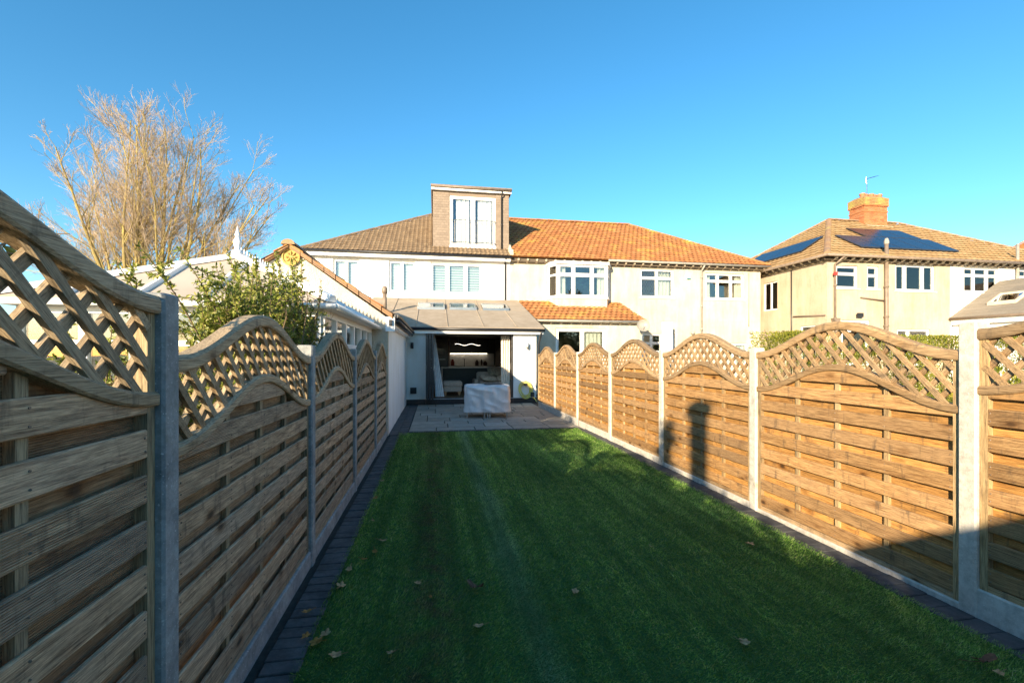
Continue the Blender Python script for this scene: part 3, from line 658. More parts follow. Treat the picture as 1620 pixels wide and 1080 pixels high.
for sx, (xa, ya), (xb, yb) in ((1, (5.12, YM-.01), (5.42, YM-.54)), (-1, (7.75, YM-.54), (8.05, YM-.01))):
    d = Vector((xb-xa, yb-ya, 0)); L = d.length; d /= L; nn = Vector((d.y, -d.x, 0))
    f = MB()
    for (u0, u1, z0, z1) in ((0, L, 4.245, 4.32), (0, L, 5.64, 5.715), (0, .07, 4.32, 5.64), (L-.07, L, 4.32, 5.64), (.07, L-.07, 5.2, 5.28)):
        P = [Vector((xa, ya, 0))+d*u+nn*k for u, k in ((u0, .03), (u1, .03), (u1, -.03), (u0, -.03))]; f.hexa([(p.x, p.y, z0) for p in P], [(p.x, p.y, z1) for p in P])
    o = f.build('bay_side_window', 'upvc', CH); P = [Vector((xa, ya, 0))+d*u+nn*k for u, k in ((.05, .004), (L-.05, .004), (L-.05, -.004), (.05, -.004))]; MB().hexa([(p.x, p.y, 4.3) for p in P], [(p.x, p.y, 5.66) for p in P]).build('pane', 'glass', o)
# lean-to with tiled roof below the bay, patio door
LY0 = 18.72
m = MB(); wall_y(m, 3.8, 8.95, 0, 3.05, LY0, .22, [(5.05, 7.3, .15, 2.78)]); m.box(3.8, 4.0, LY0+.222, YM-.002, 0, 3.05); m.box(8.75, 8.95, LY0+.222, YM-.002, 0, 3.05); m.build('lean_to_wall', 'dash', CH)
m = MB(); a = [(3.75,18.5,3.12),(9.05,18.5,3.12),(8.55,YM-.004,4.1),(3.75,YM-.004,4.1)]; tiles(m, a, (1,0,0), .29, .25, .036, (0,.6,1,.6,0), .022); x = m.build('lean_to_tiles', 't_orange', CH); x['kind'] = 'stuff'
MB().add([(p[0],p[1],p[2]-.02) for p in a]+[(9.05,YM-.01,3.1)], [(0,1,2,3),(1,4,2)]).build('lean_to_deck', 't_orange', CH)
for i in range(12): x = 3.95+i*.44; MB().prism([(18.5, 3.06), (LY0-.002, 3.06), (LY0-.002, 2.93), (18.53, 3.0)], 'x', x-.035, x+.035).build('rafter_foot', 'fascia', CH)
gutter(CH, (3.75, 18.44, 3.07), (9.1, 18.44, 3.06), .05, 'grey_pvc', 'lean_to_gutter')
window(CH, 5.05, 7.3, .15, 2.78, LY0, (.53,), fr=.1, mull=.1, name='patio_door', back='part', sill=False)
MB().box(8.9, 9.2, 19.1, 19.3, 0, 2.6).box(10.3, 10.8, 19.45, 19.5, 1.2, 3.15).build('white_panel', 'upvc', CH)
def dish(parent, x, y, z, r, ax):
    m = MB(); n = 14; d = Vector(ax).normalized(); u = d.cross(Vector((0,0,1))).normalized(); q = d.cross(u); rings = 5
    for i in range(rings+1):
        rr_ = r*i/rings
        for k in range(n): p = Vector((x,y,z))+(u*math.cos(2*math.pi*k/n)+q*math.sin(2*math.pi*k/n))*rr_+d*(rr_**2/(r*2.2)); m.v.append(tuple(p))
    for i in range(rings):
        for k in range(n): m.f.append((i*n+k, i*n+(k+1)%n, (i+1)*n+(k+1)%n, (i+1)*n+k))
    P = Vector((x,y,z)); m.tube([P-q*0+u*0+Vector((0,0,-r)), P+d*r*1.1], .012, 5); m.tube([P, P-d*.25, P-d*.25+Vector((0,0,-.3))], .02, 6)
    return m.build('satellite_dish', 'grey_pvc', parent)
dish(CH, 8.75, 18.2, 2.85, .28, (-.3, -1, .35))
m = MB(); m.box(11.98, 12.18, YM-.08, YM-.002, 5.3, 5.56); m.build('alarm_box', 'upvc', CH); MB().box(11.98, 12.18, YM-.084, YM-.081, 5.3, 5.36).build('alarm_label', m_plain('teal_label', (.02, .2, .22)), CH)
for (x, z) in ((12.3, 2.7), (15.45, 2.75)): MB().lathe((x, YM-.06, z), [(.07, -.06), (.1, -.02), (.1, .04), (.05, .08)], 10).build('wall_vent', 'grey_pvc', CH)

# ---- rear extension of the white house
EX = thing('rear_extension', 'white single storey extension with grey pitched roof and open folding doors', 'extension', (1.3, 17.7, 0))
EY = 15.4; OP = (-.3, 2.66, .17, 2.36)
m = MB(); wall_y(m, -.95, 3.46, .16, 2.5, EY, .28, [OP]); m.box(3.2, 3.46, EY+.282, YM-.004, 0, 2.5); m.box(-2.6, -2.4, EY, YM-.004, 0, 2.5); m.build('wall', 'cool_white', EX)
MB().box(-.95, -.304, EY-.02, EY+.27, 0, .157).box(2.664, 3.47, EY-.02, EY+.27, 0, .157).box(-.3, 2.66, EY-.012, EY+.27, 0, .15).build('plinth', 'black', EX)
# roof membrane: a sloped slab with welted seams
rp = lambda x, y, dz=0: (x, y, 2.55+(y-15.1)*(1.57/5.2)+dz)
m = MB(); m.hexa([rp(-2.6,15.1,-.05),rp(3.68,15.1,-.05),rp(3.68,20.298,-.05),rp(-2.6,20.298,-.05)], [rp(-2.6,15.1),rp(3.68,15.1),rp(3.68,20.298),rp(-2.6,20.298)]); m.build('roof', 'felt', EX)
def seam(x, y0, y1): m_ = MB(); m_.hexa([rp(x-.015,y0,.001),rp(x+.015,y0,.001),rp(x+.015,y1,.001),rp(x-.015,y1,.001)], [rp(x-.008,y0,.022),rp(x+.008,y0,.022),rp(x+.008,y1,.022),rp(x-.008,y1,.022)]); m_.build('roof_seam', 'felt', EX)
for x, a, b in ((-.62, 15.15, 17.95), (.42, 15.15, 20.25), (1.62, 15.15, 17.9), (2.75, 15.15, 17.9), (-1.55, 17, 20.2), (-.35, 18.7, 20.2), (1.75, 18.7, 20.2)): seam(x, a, b)
m = MB(); m.hexa([rp(-2.5,18.0,.001),rp(3.6,18.0,.001),rp(3.6,18.03,.001),rp(-2.5,18.03,.001)], [rp(-2.5,18.0,.008),rp(3.6,18.0,.008),rp(3.6,18.03,.008),rp(-2.5,18.03,.008)]); m.build('roof_lap', 'felt', EX)
for x0 in (-.62, .62, 1.92):                          # three low skylights
    x1 = x0+.95; y0, y1 = 17.95, 18.75; k = MB()
    for (a, b, c, d) in ((x0-.05, x1+.05, y0-.05, y0), (x0-.05, x1+.05, y1, y1+.05), (x0-.05, x0, y0, y1), (x1, x1+.05, y0, y1)): k.hexa([rp(a,c,.003),rp(b,c,.003),rp(b,d,.003),rp(a,d,.003)], [rp(a,c,.1),rp(b,c,.1),rp(b,d,.1),rp(a,d,.1)])
    so_ = k.build('skylight', 'alu', EX); MB().hexa([rp(x0,y0,.07),rp(x1,y0,.07),rp(x1,y1,.07),rp(x0,y1,.07)], [rp(x0,y0,.085),rp(x1,y0,.085),rp(x1,y1,.085),rp(x0,y1,.085)]).build('pane', 'glass', so_)
    MB().hexa([rp(x0,y0,.01),rp(x1,y0,.01),rp(x1,y1,.01),rp(x0,y1,.01)], [rp(x0,y0,.02),rp(x1,y0,.02),rp(x1,y1,.02),rp(x0,y1,.02)]).build('skylight_blind', 'blind', so_)
MB().box(-.95, 3.66, 15.2, 15.23, 2.34, 2.497).build('fascia', 'upvc', EX); MB().box(-.95, 3.6, 15.232, EY-.003, 2.36, 2.375).build('soffit', 'upvc', EX)
gutter(EX, (-.85, 15.12, 2.5), (3.7, 15.12, 2.48), .05); pipe(EX, [(3.58, 15.14, 2.45), (3.58, 15.2, 2.32), (3.53, 15.33, 2.0), (3.53, 15.33, .1)], .034, 'black', 'downpipe', (1.6, .8))
MB().box(3.462, 3.8, 17.2, 18.6, 0, 2.6).build('side_return_wall', 'dash_grey', EX)
fl = MB(); fl.tube([(-1.8, 17.1, 3.1), (-1.8, 17.1, 3.98)], .075, 12); fl.lathe((-1.8, 17.1, 3.86), [(.09, 0), (.105, .1), (.1, .2), (.06, .27)], 12); fl.build('flue_pipe', 'brown_pvc', EX, True); MB().lathe((-1.8, 17.1, 3.1), [(.17, 0), (.12, .1), (.09, .2)], 12).build('flue_collar', 'black', EX)
# folding doors: leaves stacked against the left jamb, opened outwards
bf = MB()
bf.box(OP[0], OP[1], EY+.06, EY+.14, OP[3]-.06, OP[3]); bf.box(OP[0], OP[0]+.06, EY+.06, EY+.14, OP[2], OP[3]-.06); bf.box(OP[1]-.06, OP[1], EY+.06, EY+.14, OP[2], OP[3]-.06); bf.box(OP[0], OP[1], EY+.03, EY+.16, OP[2]-.015, OP[2]+.02)
bd = bf.build('folding_door', 'anth', EX)
for k in range(3):
    x = -.27+k*.085; y0, y1 = EY-.78, EY+.05; lf = MB()
    for (a, b, c, d) in ((y0, y1, .2, .28), (y0, y1, 2.22, 2.3), (y0, y0+.07, .28, 2.22), (y1-.07, y1, .28, 2.22)): lf.box(x, x+.06, a, b, c, d)
    lf.build('door_leaf', 'anth', bd); MB().box(x+.02, x+.04, y0+.07, y1-.07, .28, 2.22).build('pane', 'glass', bd)
h_ = MB(); h_.box(-.04, -.01, EY-.74, EY-.71, 1.15, 1.3); h_.box(-.3, -.275, EY-.74, EY-.71, 1.15, 1.3); h_.build('door_handle', 'alu', bd)
# room shell inside
m = MB(); m.box(-.6, 3.15, EY+.28, 23.0, .1, .18); fo = m.build('room_floor', m_wood('oak_floor', (.2, .11, .05), (.32, .2, .1), (.25, .17, .1), .2, False, 1), EX)
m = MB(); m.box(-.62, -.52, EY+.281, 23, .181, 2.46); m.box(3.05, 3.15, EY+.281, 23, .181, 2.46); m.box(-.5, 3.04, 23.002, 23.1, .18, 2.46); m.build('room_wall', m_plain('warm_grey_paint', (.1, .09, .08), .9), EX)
MB().box(-.6, 3.15, EY+.281, 23.0, 2.462, 2.49).build('room_ceiling', m_plain('room_paint', (.3, .28, .26), .9), EX)
for x, z in ((-.74, 1.94), (3.14, 1.97)): pass

# ================================================================== LEFT NEIGHBOUR
NG = thing('gabled_outhouse', 'low white gabled building with lichen-covered verge beside the patio', 'outhouse', (-2.77, 12.3, 0))
GA = (-2.77, 3.74); GE = 2.36; gx0, gx1 = -4.61, -.93
m = MB(); m.prism([(gx0,0),(gx1,0),(gx1,GE),(GA[0],GA[1]-.06),(gx0,GE)], 'y', 9.42, 9.62); m.build('gable_wall', 'gable', NG)
for xa in (gx1-.2, gx0): MB().box(xa, xa+.2, 9.622, 15.37, 0, GE-.02).build('side_wall', 'cool_white', NG)
sl = (GA[1]-2.42)/(GA[0]+.82)
for nm, pts in (('roof_tiles', [(-.8,9.3,2.40),(-.8,15.2,2.40),(GA[0],15.2,GA[1]),(GA[0],9.3,GA[1])]), ('roof_tiles', [(-4.74,9.3,2.40),(-4.74,15.2,2.40),(GA[0],15.2,GA[1]),(GA[0],9.3,GA[1])])):
    m = MB(); tiles(m, pts, (0,1,0), .3, .25, .03, (0,.6,1,.6,0), .02); x = m.build(nm, 't_orange', NG); x['kind'] = 'stuff'
    MB().add([(p[0],p[1],p[2]-.03) for p in pts], [(0,1,2,3)]).build('roof_deck', 't_orange', NG)
rr = MB(); ridge_run(rr, (GA[0],9.28,GA[1]+.03), (GA[0],15.2,GA[1]+.03), .12); rr.build('ridge_tiles', 'lichen', NG)
for sx in (1, -1):
    vt = MB(); n = 9; ex, ez = (-.82 if sx > 0 else -4.72), 2.39
    for i in range(n):
        a, b = i/n, (i+1)/n-.008; xa, xb = GA[0]+(ex-GA[0])*a, GA[0]+(ex-GA[0])*b; za, zb = GA[1]+(ez-GA[1])*a, GA[1]+(ez-GA[1])*b; j = random.uniform(-.008, .012)
        vt.hexa([(xa,9.33+j,za-.05),(xb,9.33+j,zb-.05),(xb,9.5,zb-.05),(xa,9.5,za-.05)], [(xa,9.33+j,za+.035+j),(xb,9.33+j,zb+.05+j),(xb,9.5,zb+.05+j),(xa,9.5,za+.035+j)])
    vt.build('verge_tiles', 'lichen', NG)
MB().box(-.97, -.79, 9.36, 9.41, 2.1, 2.39).box(-.925, -.80, 9.411, 15.1, 2.2, 2.36).build('box_end', 'upvc', NG)
bt_ = MB()
for i in range(20): bt_.tube([(-.76, 9.32+i*.3, 2.4), (-.7, 9.32+i*.3+.15, 2.37), (-.76, 9.32+i*.3+.3, 2.4)], .05, 6)
bt_.build('eaves_tiles', 'black', NG)
gutter(NG, (-.73, 9.34, 2.3), (-.73, 15.1, 2.29), .05)
# round plaque with raised rosette
pq = MB(); c = Vector((-2.74, 9.415, 3.52)); 
for r_, d0, d1 in ((.15, 0, -.03),): pq.tube([c+Vector((0, d0, 0)), c+Vector((0, d1, 0))], r_, 20)
ring = [c+Vector((.155*math.cos(a), -.035, .155*math.sin(a))) for a in [2*math.pi*i/20 for i in range(21)]]; pq.tube(ring, .018, 6)
for i in range(8): a = 2*math.pi*i/8; pq.tube([c+Vector((.03*math.cos(a), -.04, .03*math.sin(a))), c+Vector((.08*math.cos(a), -.045, .08*math.sin(a))), c+Vector((.115*math.cos(a), -.035, .115*math.sin(a)))], [.012, .022, .008], 6)
pq.tube([c+Vector((0, -.03, 0)), c+Vector((0, -.06, 0))], .03, 8); pq.build('round_plaque', m_plain('gilded_plaque', (.42, .28, .07), .7, var=.4, scale=14), NG)
cmr = MB(); cmr.box(-.9, -.84, 9.3, 9.36, 2.22, 2.33); cmr.build('wall_sensor', 'black', NG)

# conservatory
CV = thing('conservatory', 'white framed conservatory with beige roof panels, cresting and finial', 'conservatory', (-2.7, 7.3, 0))
cx0, cx1, cy0, cy1, ce, cr, cyr, cxm = -4.35, -1.12, 5.3, 9.41, 2.22, 2.94, 6.66, -2.62
m = MB(); m.box(cx0+.1, cx1-.1, cy0+.1, cy0+.3, 0, .6); m.box(cx0+.1, cx0+.3, cy0+.302, cy1-.003, 0, .6); m.box(cx1-.3, cx1-.1, cy0+.302, cy1-.003, 0, .6); m.build('dwarf_wall', 'cool_white', CV)
def wframe(p, q, n):                                  # a run of glazed bays between two plan points
    p, q = Vector((*p, 0)), Vector((*q, 0)); d = (q-p); L = d.length; d /= L; nn = Vector((d.y, -d.x, 0))
    def bar(u0, u1, z0, z1, nm='frame_bar', mb=None, k=.035):
        P = [p+d*u+nn*s_ for u, s_ in ((u0, k), (u1, k), (u1, -k), (u0, -k))]; (mb).hexa([(v.x, v.y, z0) for v in P], [(v.x, v.y, z1) for v in P])
    f = MB(); bar(0, L, .602, .69, mb=f); bar(0, L, 2.06, 2.14, mb=f)
    for i in range(n+1): u = L*i/n; bar(max(0, u-.04), min(L, u+.04), .69, 2.06, mb=f)
    for i in range(n): bar(L*i/n+.04, L*(i+1)/n-.04, 1.72, 1.78, mb=f)
    o = f.build('window_frame', 'upvc', CV)
    for i in range(n): g = MB(); bar(L*i/n+.03, L*(i+1)/n-.03, .65, 2.1, mb=g, k=.006); g.build('pane', 'glass', o)
wframe((cx0+.15, cy0+.15), (cx1-.15, cy0+.15), 5); wframe((cx1-.15, cy0+.15), (cx1-.15, cy1-.05), 6); wframe((cx0+.15, cy1-.05), (cx0+.15, cy0+.15), 6)
m = MB()
for (a, b, c_, d) in ((cx0, cx1, cy0, cy0+.12), (cx0, cx0+.12, cy0+.122, cy1), (cx1-.12, cx1, cy0+.122, cy1)): m.box(a, b, c_, d, 2.142, ce-.02)
m.build('eaves_beam', 'upvc', CV)
gutter(CV, (cx0-.03, cy0-.05, 2.16), (cx1+.05, cy0-.05, 2.16), .034, 'upvc', 'gutter'); gutter(CV, (cx1+.05, cy0-.05, 2.16), (cx1+.05, cy1-.02, 2.16), .034, 'upvc', 'gutter')
A_, B_, C_, D_, F_, G_ = (cx0,cy0,ce), (cx1,cy0,ce), (cx1,cy1,ce), (cx0,cy1,ce), (cxm,cyr,cr), (cxm,cy1,cr)
def slope_panels(e0, e1, t0, t1, n):
    e0, e1, t0, t1 = map(Vector, (e0, e1, t0, t1))
    d = (e1-e0)
    return d
def facet(poly, n, run):                              # poly ccw, first edge = eave; strips run up the slope
    P = [Vector(p) for p in poly]; u = (P[1]-P[0]); L = u.length; u /= L; nm = (P[1]-P[0]).cross(P[2]-P[0]).normalized(); v = nm.cross(u)
    if nm.z < 0: nm = -nm
    uv = [((p-P[0]).dot(u), (p-P[0]).dot(v)) for p in P]
    def top(uu):
        best = 0
        for i in range(len(uv)):
            (a0,b0),(a1,b1) = uv[i], uv[(i+1)%len(uv)]
            if abs(a1-a0) > 1e-6 and min(a0,a1)-1e-6 <= uu <= max(a0,a1)+1e-6: best = max(best, b0+(b1-b0)*(uu-a0)/(a1-a0), key=abs)
        return best
    brk = sorted({0, L, *[a for a, b in uv]})
    for i in range(n):
        a, b = L*i/n, L*(i+1)/n; us = [a]+[q for q in brk if a+1e-4 < q < b-1e-4]+[b]; m_ = MB()
        lo_ = [P[0]+u*q for q in us]; hi_ = [P[0]+u*q+v*top(q) for q in us]
        for k in range(len(us)-1): m_.hexa([lo_[k]-nm*.02, lo_[k+1]-nm*.02, hi_[k+1]-nm*.02, hi_[k]-nm*.02], [lo_[k], lo_[k+1], hi_[k+1], hi_[k]])
        m_.build('roof_panel', 'opal', CV)
        if i:
            q0, q1 = P[0]+u*a, P[0]+u*a+v*top(a)
            if (q1-q0).length > .15: b_ = MB(); b_.hexa([q0-u*.026, q0+u*.026, q1+u*.026, q1-u*.026], [q0-u*.018+nm*.045, q0+u*.018+nm*.045, q1+u*.018+nm*.045, q1-u*.018+nm*.045]); b_.build('glazing_bar', 'upvc', CV)
facet([A_, B_, F_], 5, 0); facet([B_, C_, G_, F_], 6, 0); facet([D_, A_, F_, G_], 6, 0)
for a, b in ((A_, F_), (B_, F_), (F_, G_)):
    a, b = Vector(a), Vector(b); d = (b-a).normalized(); s_ = d.cross(Vector((0,0,1))).normalized(); n_ = s_.cross(d); q = MB(); k = .06
    q.hexa([a-s_*k-n_*.01, a+s_*k-n_*.01, b+s_*k-n_*.01, b-s_*k-n_*.01], [a-s_*k*.5+n_*.06, a+s_*k*.5+n_*.06, b+s_*k*.5+n_*.06, b-s_*k*.5+n_*.06]); q.build('ridge_cap', 'upvc', CV)
cr_ = MB()
for i in range(26):
    yy = cyr+.12+i*.1; cr_.tube([(cxm, yy, cr+.05), (cxm, yy, cr+.11), (cxm, yy, cr+.16)], [.006, .014, .003], 5)
    if i < 25: cr_.tube([(cxm, yy, cr+.07), (cxm, yy+.05, cr+.1), (cxm, yy+.1, cr+.07)], .006, 4)
cr_.build('cresting', 'upvc', CV)
MB().lathe((cxm, cyr, cr+.03), [(.07, 0), (.07, .05), (.03, .08), (.045, .13), (.055, .18), (.03, .23), (.022, .25), (.035, .27), (.02, .31), (.004, .39)], 14).build('finial', 'upvc', CV, True)
MB().box(cx0+.3, cx1-.3, cy0+.35, cy1-.1, .0, .06).build('floor', m_plain('conservatory_floor', (.3, .25, .2)), CV)

# ================================================================== RIGHT-HAND PAIR OF HOUSES
def semi_roof(parent, x0, x1, y0, y1, ze, zr, mat, rm, tile_left=True, name='roof_tiles'):
    d = (y1-y0)/2; ym = (y0+y1)/2; a, b = (x0+d, ym, zr), (x1-d, ym, zr)
    m = MB(); tiles(m, [(x0,y0,ze),(x1,y0,ze),b,a], (1,0,0), .34, .3, .042, (0,.5,1,.5,0), .025, False)
    if tile_left: tiles(m, [(x0,y1,ze),(x0,y0,ze),a], (0,-1,0), .34, .3, .042, (0,.5,1,.5,0), .025, False)
    o = m.build(name, mat, parent); o['kind'] = 'stuff'
    k = -.02; MB().add([(x0,y0,ze+k),(x1,y0,ze+k),(x1,y1,ze+k),(x0,y1,ze+k),(a[0],a[1],a[2]+k),(b[0],b[1],b[2]+k)], [(0,1,5,4),(1,2,5),(2,3,4,5),(3,0,4)]).build('roof_deck', mat, parent)
    r_ = MB(); up_ = Vector((0,0,.04))
    for p, q in (((x0,y0,ze), a), ((x1,y0,ze), b), (a, b), ((x0,y1,ze), a)): ridge_run(r_, Vector(p)+up_, Vector(q)+up_, .12, .36)
    r_.build('ridge_tiles', rm, parent)
SH = thing('buff_semi_house', 'pair of houses, buff pebbledash and white halves, with brick chimney and solar panels', 'house', (23, 21.4, 0))
SY = 16.9; sx0, sxp, sx1 = 16.5, 22.86, 29.9
wA = (16.95, 18.05, 4.5, 5.48); wB = (18.5, 19.1, 4.5, 5.5); wC = (19.96, 22.05, 4.46, 5.63); wD = (23.62, 25.6, 4.48, 5.62); wE = (26.7, 28.6, 4.48, 5.62); wF = (17.2, 18.66, 1.2, 3.14); wG = (20.05, 21.8, 1.2, 2.78)
m = MB(); wall_y(m, sx0, sxp, 0, 5.8, SY, .25, [wA, wB, wC, wF, wG]); 
sw = [(19.76, 20.7, 3.86, 5.26), (17.5, 18.35, .2, 2.95)]
def wall_x(mb, Xw, y0, y1, z0, z1, th, holes):        # wall facing -X, built by turning a -Y wall
    t_ = MB(); wall_y(t_, -y1, -y0, z0, z1, Xw, th, [(-b, -a, c, d) for a, b, c, d in holes]); mb.add([(v[1], -v[0], v[2]) for v in t_.v], t_.f)
wall_x(m, sx0, SY+.252, 25.8, 0, 5.8, .25, sw); m.box(sx0+.3, sxp, 25.55, 25.8, 0, 5.8); m.build('wall', 'dash2', SH)
m = MB(); wall_y(m, sxp+.004, sx1, 0, 5.8, SY, .25, [wD, wE]); m.box(sx1-.25, sx1, SY+.252, 25.8, 0, 5.8); m.build('white_wall', 'white', SH)
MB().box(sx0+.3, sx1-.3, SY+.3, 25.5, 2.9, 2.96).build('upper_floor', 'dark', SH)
semi_roof(SH, 16.15, 30.2, 16.55, 26.15, 5.85, 8.9, 't_buff', 'lichen')
window(SH, *wA, SY, (), ((0, .66), (.66, 1)), back='part'); window(SH, *wB, SY, (), ((0, .6), (.6, 1)), back='part'); window(SH, *wC, SY, (.25, .72), back='vertical', mull=.07); window(SH, *wD, SY, (.3, .7), ((0, .7), (.7, 1)), back='curtains'); window(SH, *wE, SY, (.3, .7), ((0, .7), (.7, 1)), back='curtains')
window(SH, *wF, SY, (), ((0, .8), (.8, 1)), fr=.09, name='back_door', sill=False); window(SH, *wG, SY, (.35,), back='net')
def window_x(parent, Xw, y0, y1, z0, z1, cols):
    f = MB(); fr = .055
    for (a, b, c, d) in [(y0,y1,z0,z0+fr),(y0,y1,z1-fr,z1),(y0,y0+fr,z0+fr,z1-fr),(y1-fr,y1,z0+fr,z1-fr)]+[(y0+(y1-y0)*k-.04,y0+(y1-y0)*k+.04,z0+fr,z1-fr) for k in cols]: f.box(Xw+.05, Xw+.12, a, b, c, d)
    o = f.build('side_window', 'upvc', parent); MB().box(Xw+.08, Xw+.09, y0+.03, y1-.03, z0+.03, z1-.03).build('pane', 'glass', o)
window_x(SH, sx0, *sw[0], (.5,)); window_x(SH, sx0, *sw[1], ())
MB().box(16.2, 30.1, 16.72, 16.75, 5.66, 5.82).box(16.3, 16.33, 16.76, 26, 5.66, 5.82).build('fascia', 'darkwood', SH)
for i in range(32): x = 16.7+i*.42; MB().prism([(16.56, 5.8), (SY-.003, 5.8), (SY-.003, 5.62), (16.6, 5.72)], 'x', x-.04, x+.04).build('rafter_foot', 'fascia', SH)
for i in range(20): yy = 17.1+i*.44; MB().prism([(16.17, 5.8), (sx0-.003, 5.8), (sx0-.003, 5.62), (16.21, 5.72)], 'y', yy-.04, yy+.04).build('rafter_foot', 'fascia', SH)
gutter(SH, (16.1, 16.5, 5.82), (30.2, 16.5, 5.8), .06, 'brown_pvc'); gutter(SH, (16.1, 16.5, 5.82), (16.1, 26, 5.8), .06, 'brown_pvc')
pipe(SH, [(16.95, 16.5, 5.78), (16.82, SY-.08, 5.5), (16.82, SY-.08, .1)], .045, 'brown_pvc', 'downpipe', (4.6, 3.2)); m = MB(); m.prism([(16.66, 3.2), (16.98, 3.2), (16.92, 3.02), (16.72, 3.02)], 'y', SY-.2, SY-.02); m.build('rain_hopper', 'brown_pvc', SH)
pipe(SH, [(19.35, SY-.12, .1), (19.35, SY-.12, 6.6)], .075, 'brown_pvc', 'soil_stack', (2.9, 3.3, 4.6)); MB().lathe((19.35, SY-.12, 6.45), [(.09, 0), (.1, .1), (.06, .25)], 8).build('stack_cowl', 'grey_pvc', SH)
pipe(SH, [(18.12, SY-.06, 4.12), (19.3, SY-.06, 4.0)], .03, 'brown_pvc', 'waste_pipe'); pipe(SH, [(26.5, SY-.1, .1), (26.5, SY-.1, 6.75)], .06, 'grey_pvc', 'soil_stack', (5, 3.5))
pipe(SH, [(sx0-.04, 18.83, 5.6), (sx0-.04, 18.83, .5)], .025, 'black', 'cable_pipe'); pipe(SH, [(sx0-.05, 18.7, 3.42), (sx0-.05, 16.95, 3.34)], .03, 'brown_pvc', 'waste_pipe')
MB().box(16.68, 16.86, SY-.17, SY-.125, 5.02, 5.16).build('alarm_box', m_plain('red_plastic', (.5, .04, .03)), SH)
fl_ = MB(); fl_.box(17.85, 18.15, SY-.16, SY-.12, 3.26, 3.44); fl_.box(17.96, 18.04, SY-.12, SY-.003, 3.3, 3.4); fl_.build('flood_light', 'black', SH)
# chimney with bands, pots and aerial
ck = MB(); X0, X1, Y0, Y1 = 22.75, 24.2, 20.95, 21.85; bw = .225; zc = 8.2; row = 0; ckl = MB()
while zc < 10.1:
    out = .05 if zc > 9.6 else (.025 if 9.3 < zc < 9.4 else 0)
    for (ax, a0, a1, face) in (('x', X0-out, X1+out, Y0-out), ('y', Y0-out, Y1+out, X0-out)):
        p0 = a0-(bw/2 if row % 2 else 0)
        while p0 < a1:
            a, b = max(p0, a0), min(p0+bw-.012, a1)
            if b-a > .03:
                j = random.uniform(0, .006)
                kk = ckl if zc > 9.72 else ck
                if ax == 'x': kk.box(a, b, face-.006-j, face+.09, zc, zc+.066)
                else: kk.box(face-.006-j, face+.09, a, b, zc, zc+.066)
            p0 += bw
    zc += .077; row += 1
cs = ck.build('chimney_bricks', 'brick', SH); cs['kind'] = 'stuff'; cs = ckl.build('lichened_bricks', m_tile('lichened_brick', [(.34,.17,.08),(.4,.24,.1)], (.42,.34,.1), .5), SH); cs['kind'] = 'stuff'
MB().box(X0+.004, X1-.004, Y0+.004, Y1-.004, 8.0, 10.1).build('chimney_core', 'mortar', SH); MB().add([(X0-.06,Y0-.06,10.1),(X1+.06,Y0-.06,10.1),(X1+.06,Y1+.06,10.1),(X0-.06,Y1+.06,10.1),(X0+.15,Y0+.15,10.25),(X1-.15,Y0+.15,10.25),(X1-.15,Y1-.15,10.25),(X0+.15,Y1-.15,10.25)], [(0,1,5,4),(1,2,6,5),(2,3,7,6),(3,0,4,7),(4,5,6,7),(0,3,2,1)]).build('chimney_cap', 'lichen', SH)
for i in range(5): MB().lathe((22.95+i*.27, 21.25+.1*(i % 2), 10.12), [(.12, 0), (.12, .1), (.12, .2), (.15, .22), (.14, .3), (.1, .3)], 12).build('chimney_pot', 'terracotta', SH, True)
m = MB(); m.prism([(20.7, 8.35), (22.0, 8.35), (22.0, 8.95), (20.7, 8.55)], 'x', 22.65, 24.3); m.build('chimney_flashing', 'mortar', SH)
ae = MB(); ae.tube([(23.4, 21.4, 10.2), (23.4, 21.4, 11.3)], .02, 6); ae.tube([(23.2, 21.1, 11.2), (24.1, 21.6, 11.55)], .012, 5)
for i in range(9): p = Vector((23.3+i*.1, 21.155+i*.055, 11.24+i*.039)); ae.tube([p+Vector((.1, -.18, 0)), p+Vector((-.1, .18, 0))], .007, 4)
ae.tube([(23.15, 21.2, 11.3), (23.15, 21.2, 10.95)], .01, 4); ae.build('tv_aerial', 'alu', SH)
# solar arrays: rear slope and side slope
pit = (8.9-5.85)/4.8
def solar(parent, pts_fn, rects):
    for (u0, u1, v0, v1) in rects:
        P = [pts_fn(u, v, .1) for u, v in ((u0,v0),(u1,v0),(u1,v1),(u0,v1))]; Q = [pts_fn(u, v, .14) for u, v in ((u0,v0),(u1,v0),(u1,v1),(u0,v1))]
        o = MB().hexa(P, Q).build('solar_panel', 'solar', parent); f = MB()
        for (a, b, c, d) in ((u0, u1, v0-.015, v0), (u0, u1, v1, v1+.015), (u0-.015, u0, v0, v1), (u1, u1+.015, v0, v1)): f.hexa([pts_fn(a,c,.09),pts_fn(b,c,.09),pts_fn(b,d,.09),pts_fn(a,d,.09)], [pts_fn(a,c,.143),pts_fn(b,c,.143),pts_fn(b,d,.143),pts_fn(a,d,.143)])
        f.build('solar_frame', 'anth', o)
rear = lambda u, v, h: (u, 16.55+v, 5.85+v*pit+h); left = lambda u, v, h: (16.15+v, u, 5.85+v*pit+h)
solar(SH, rear, [(18.6+i*1.06, 19.62+i*1.06, .72, 2.05) for i in range(5)]+[(20.4+i*1.06, 21.42+i*1.06, 2.12, 3.2) for i in range(3)])
solar(SH, left, [(18.9+i*1.06, 19.92+i*1.06, .9, 2.1) for i in range(4)])
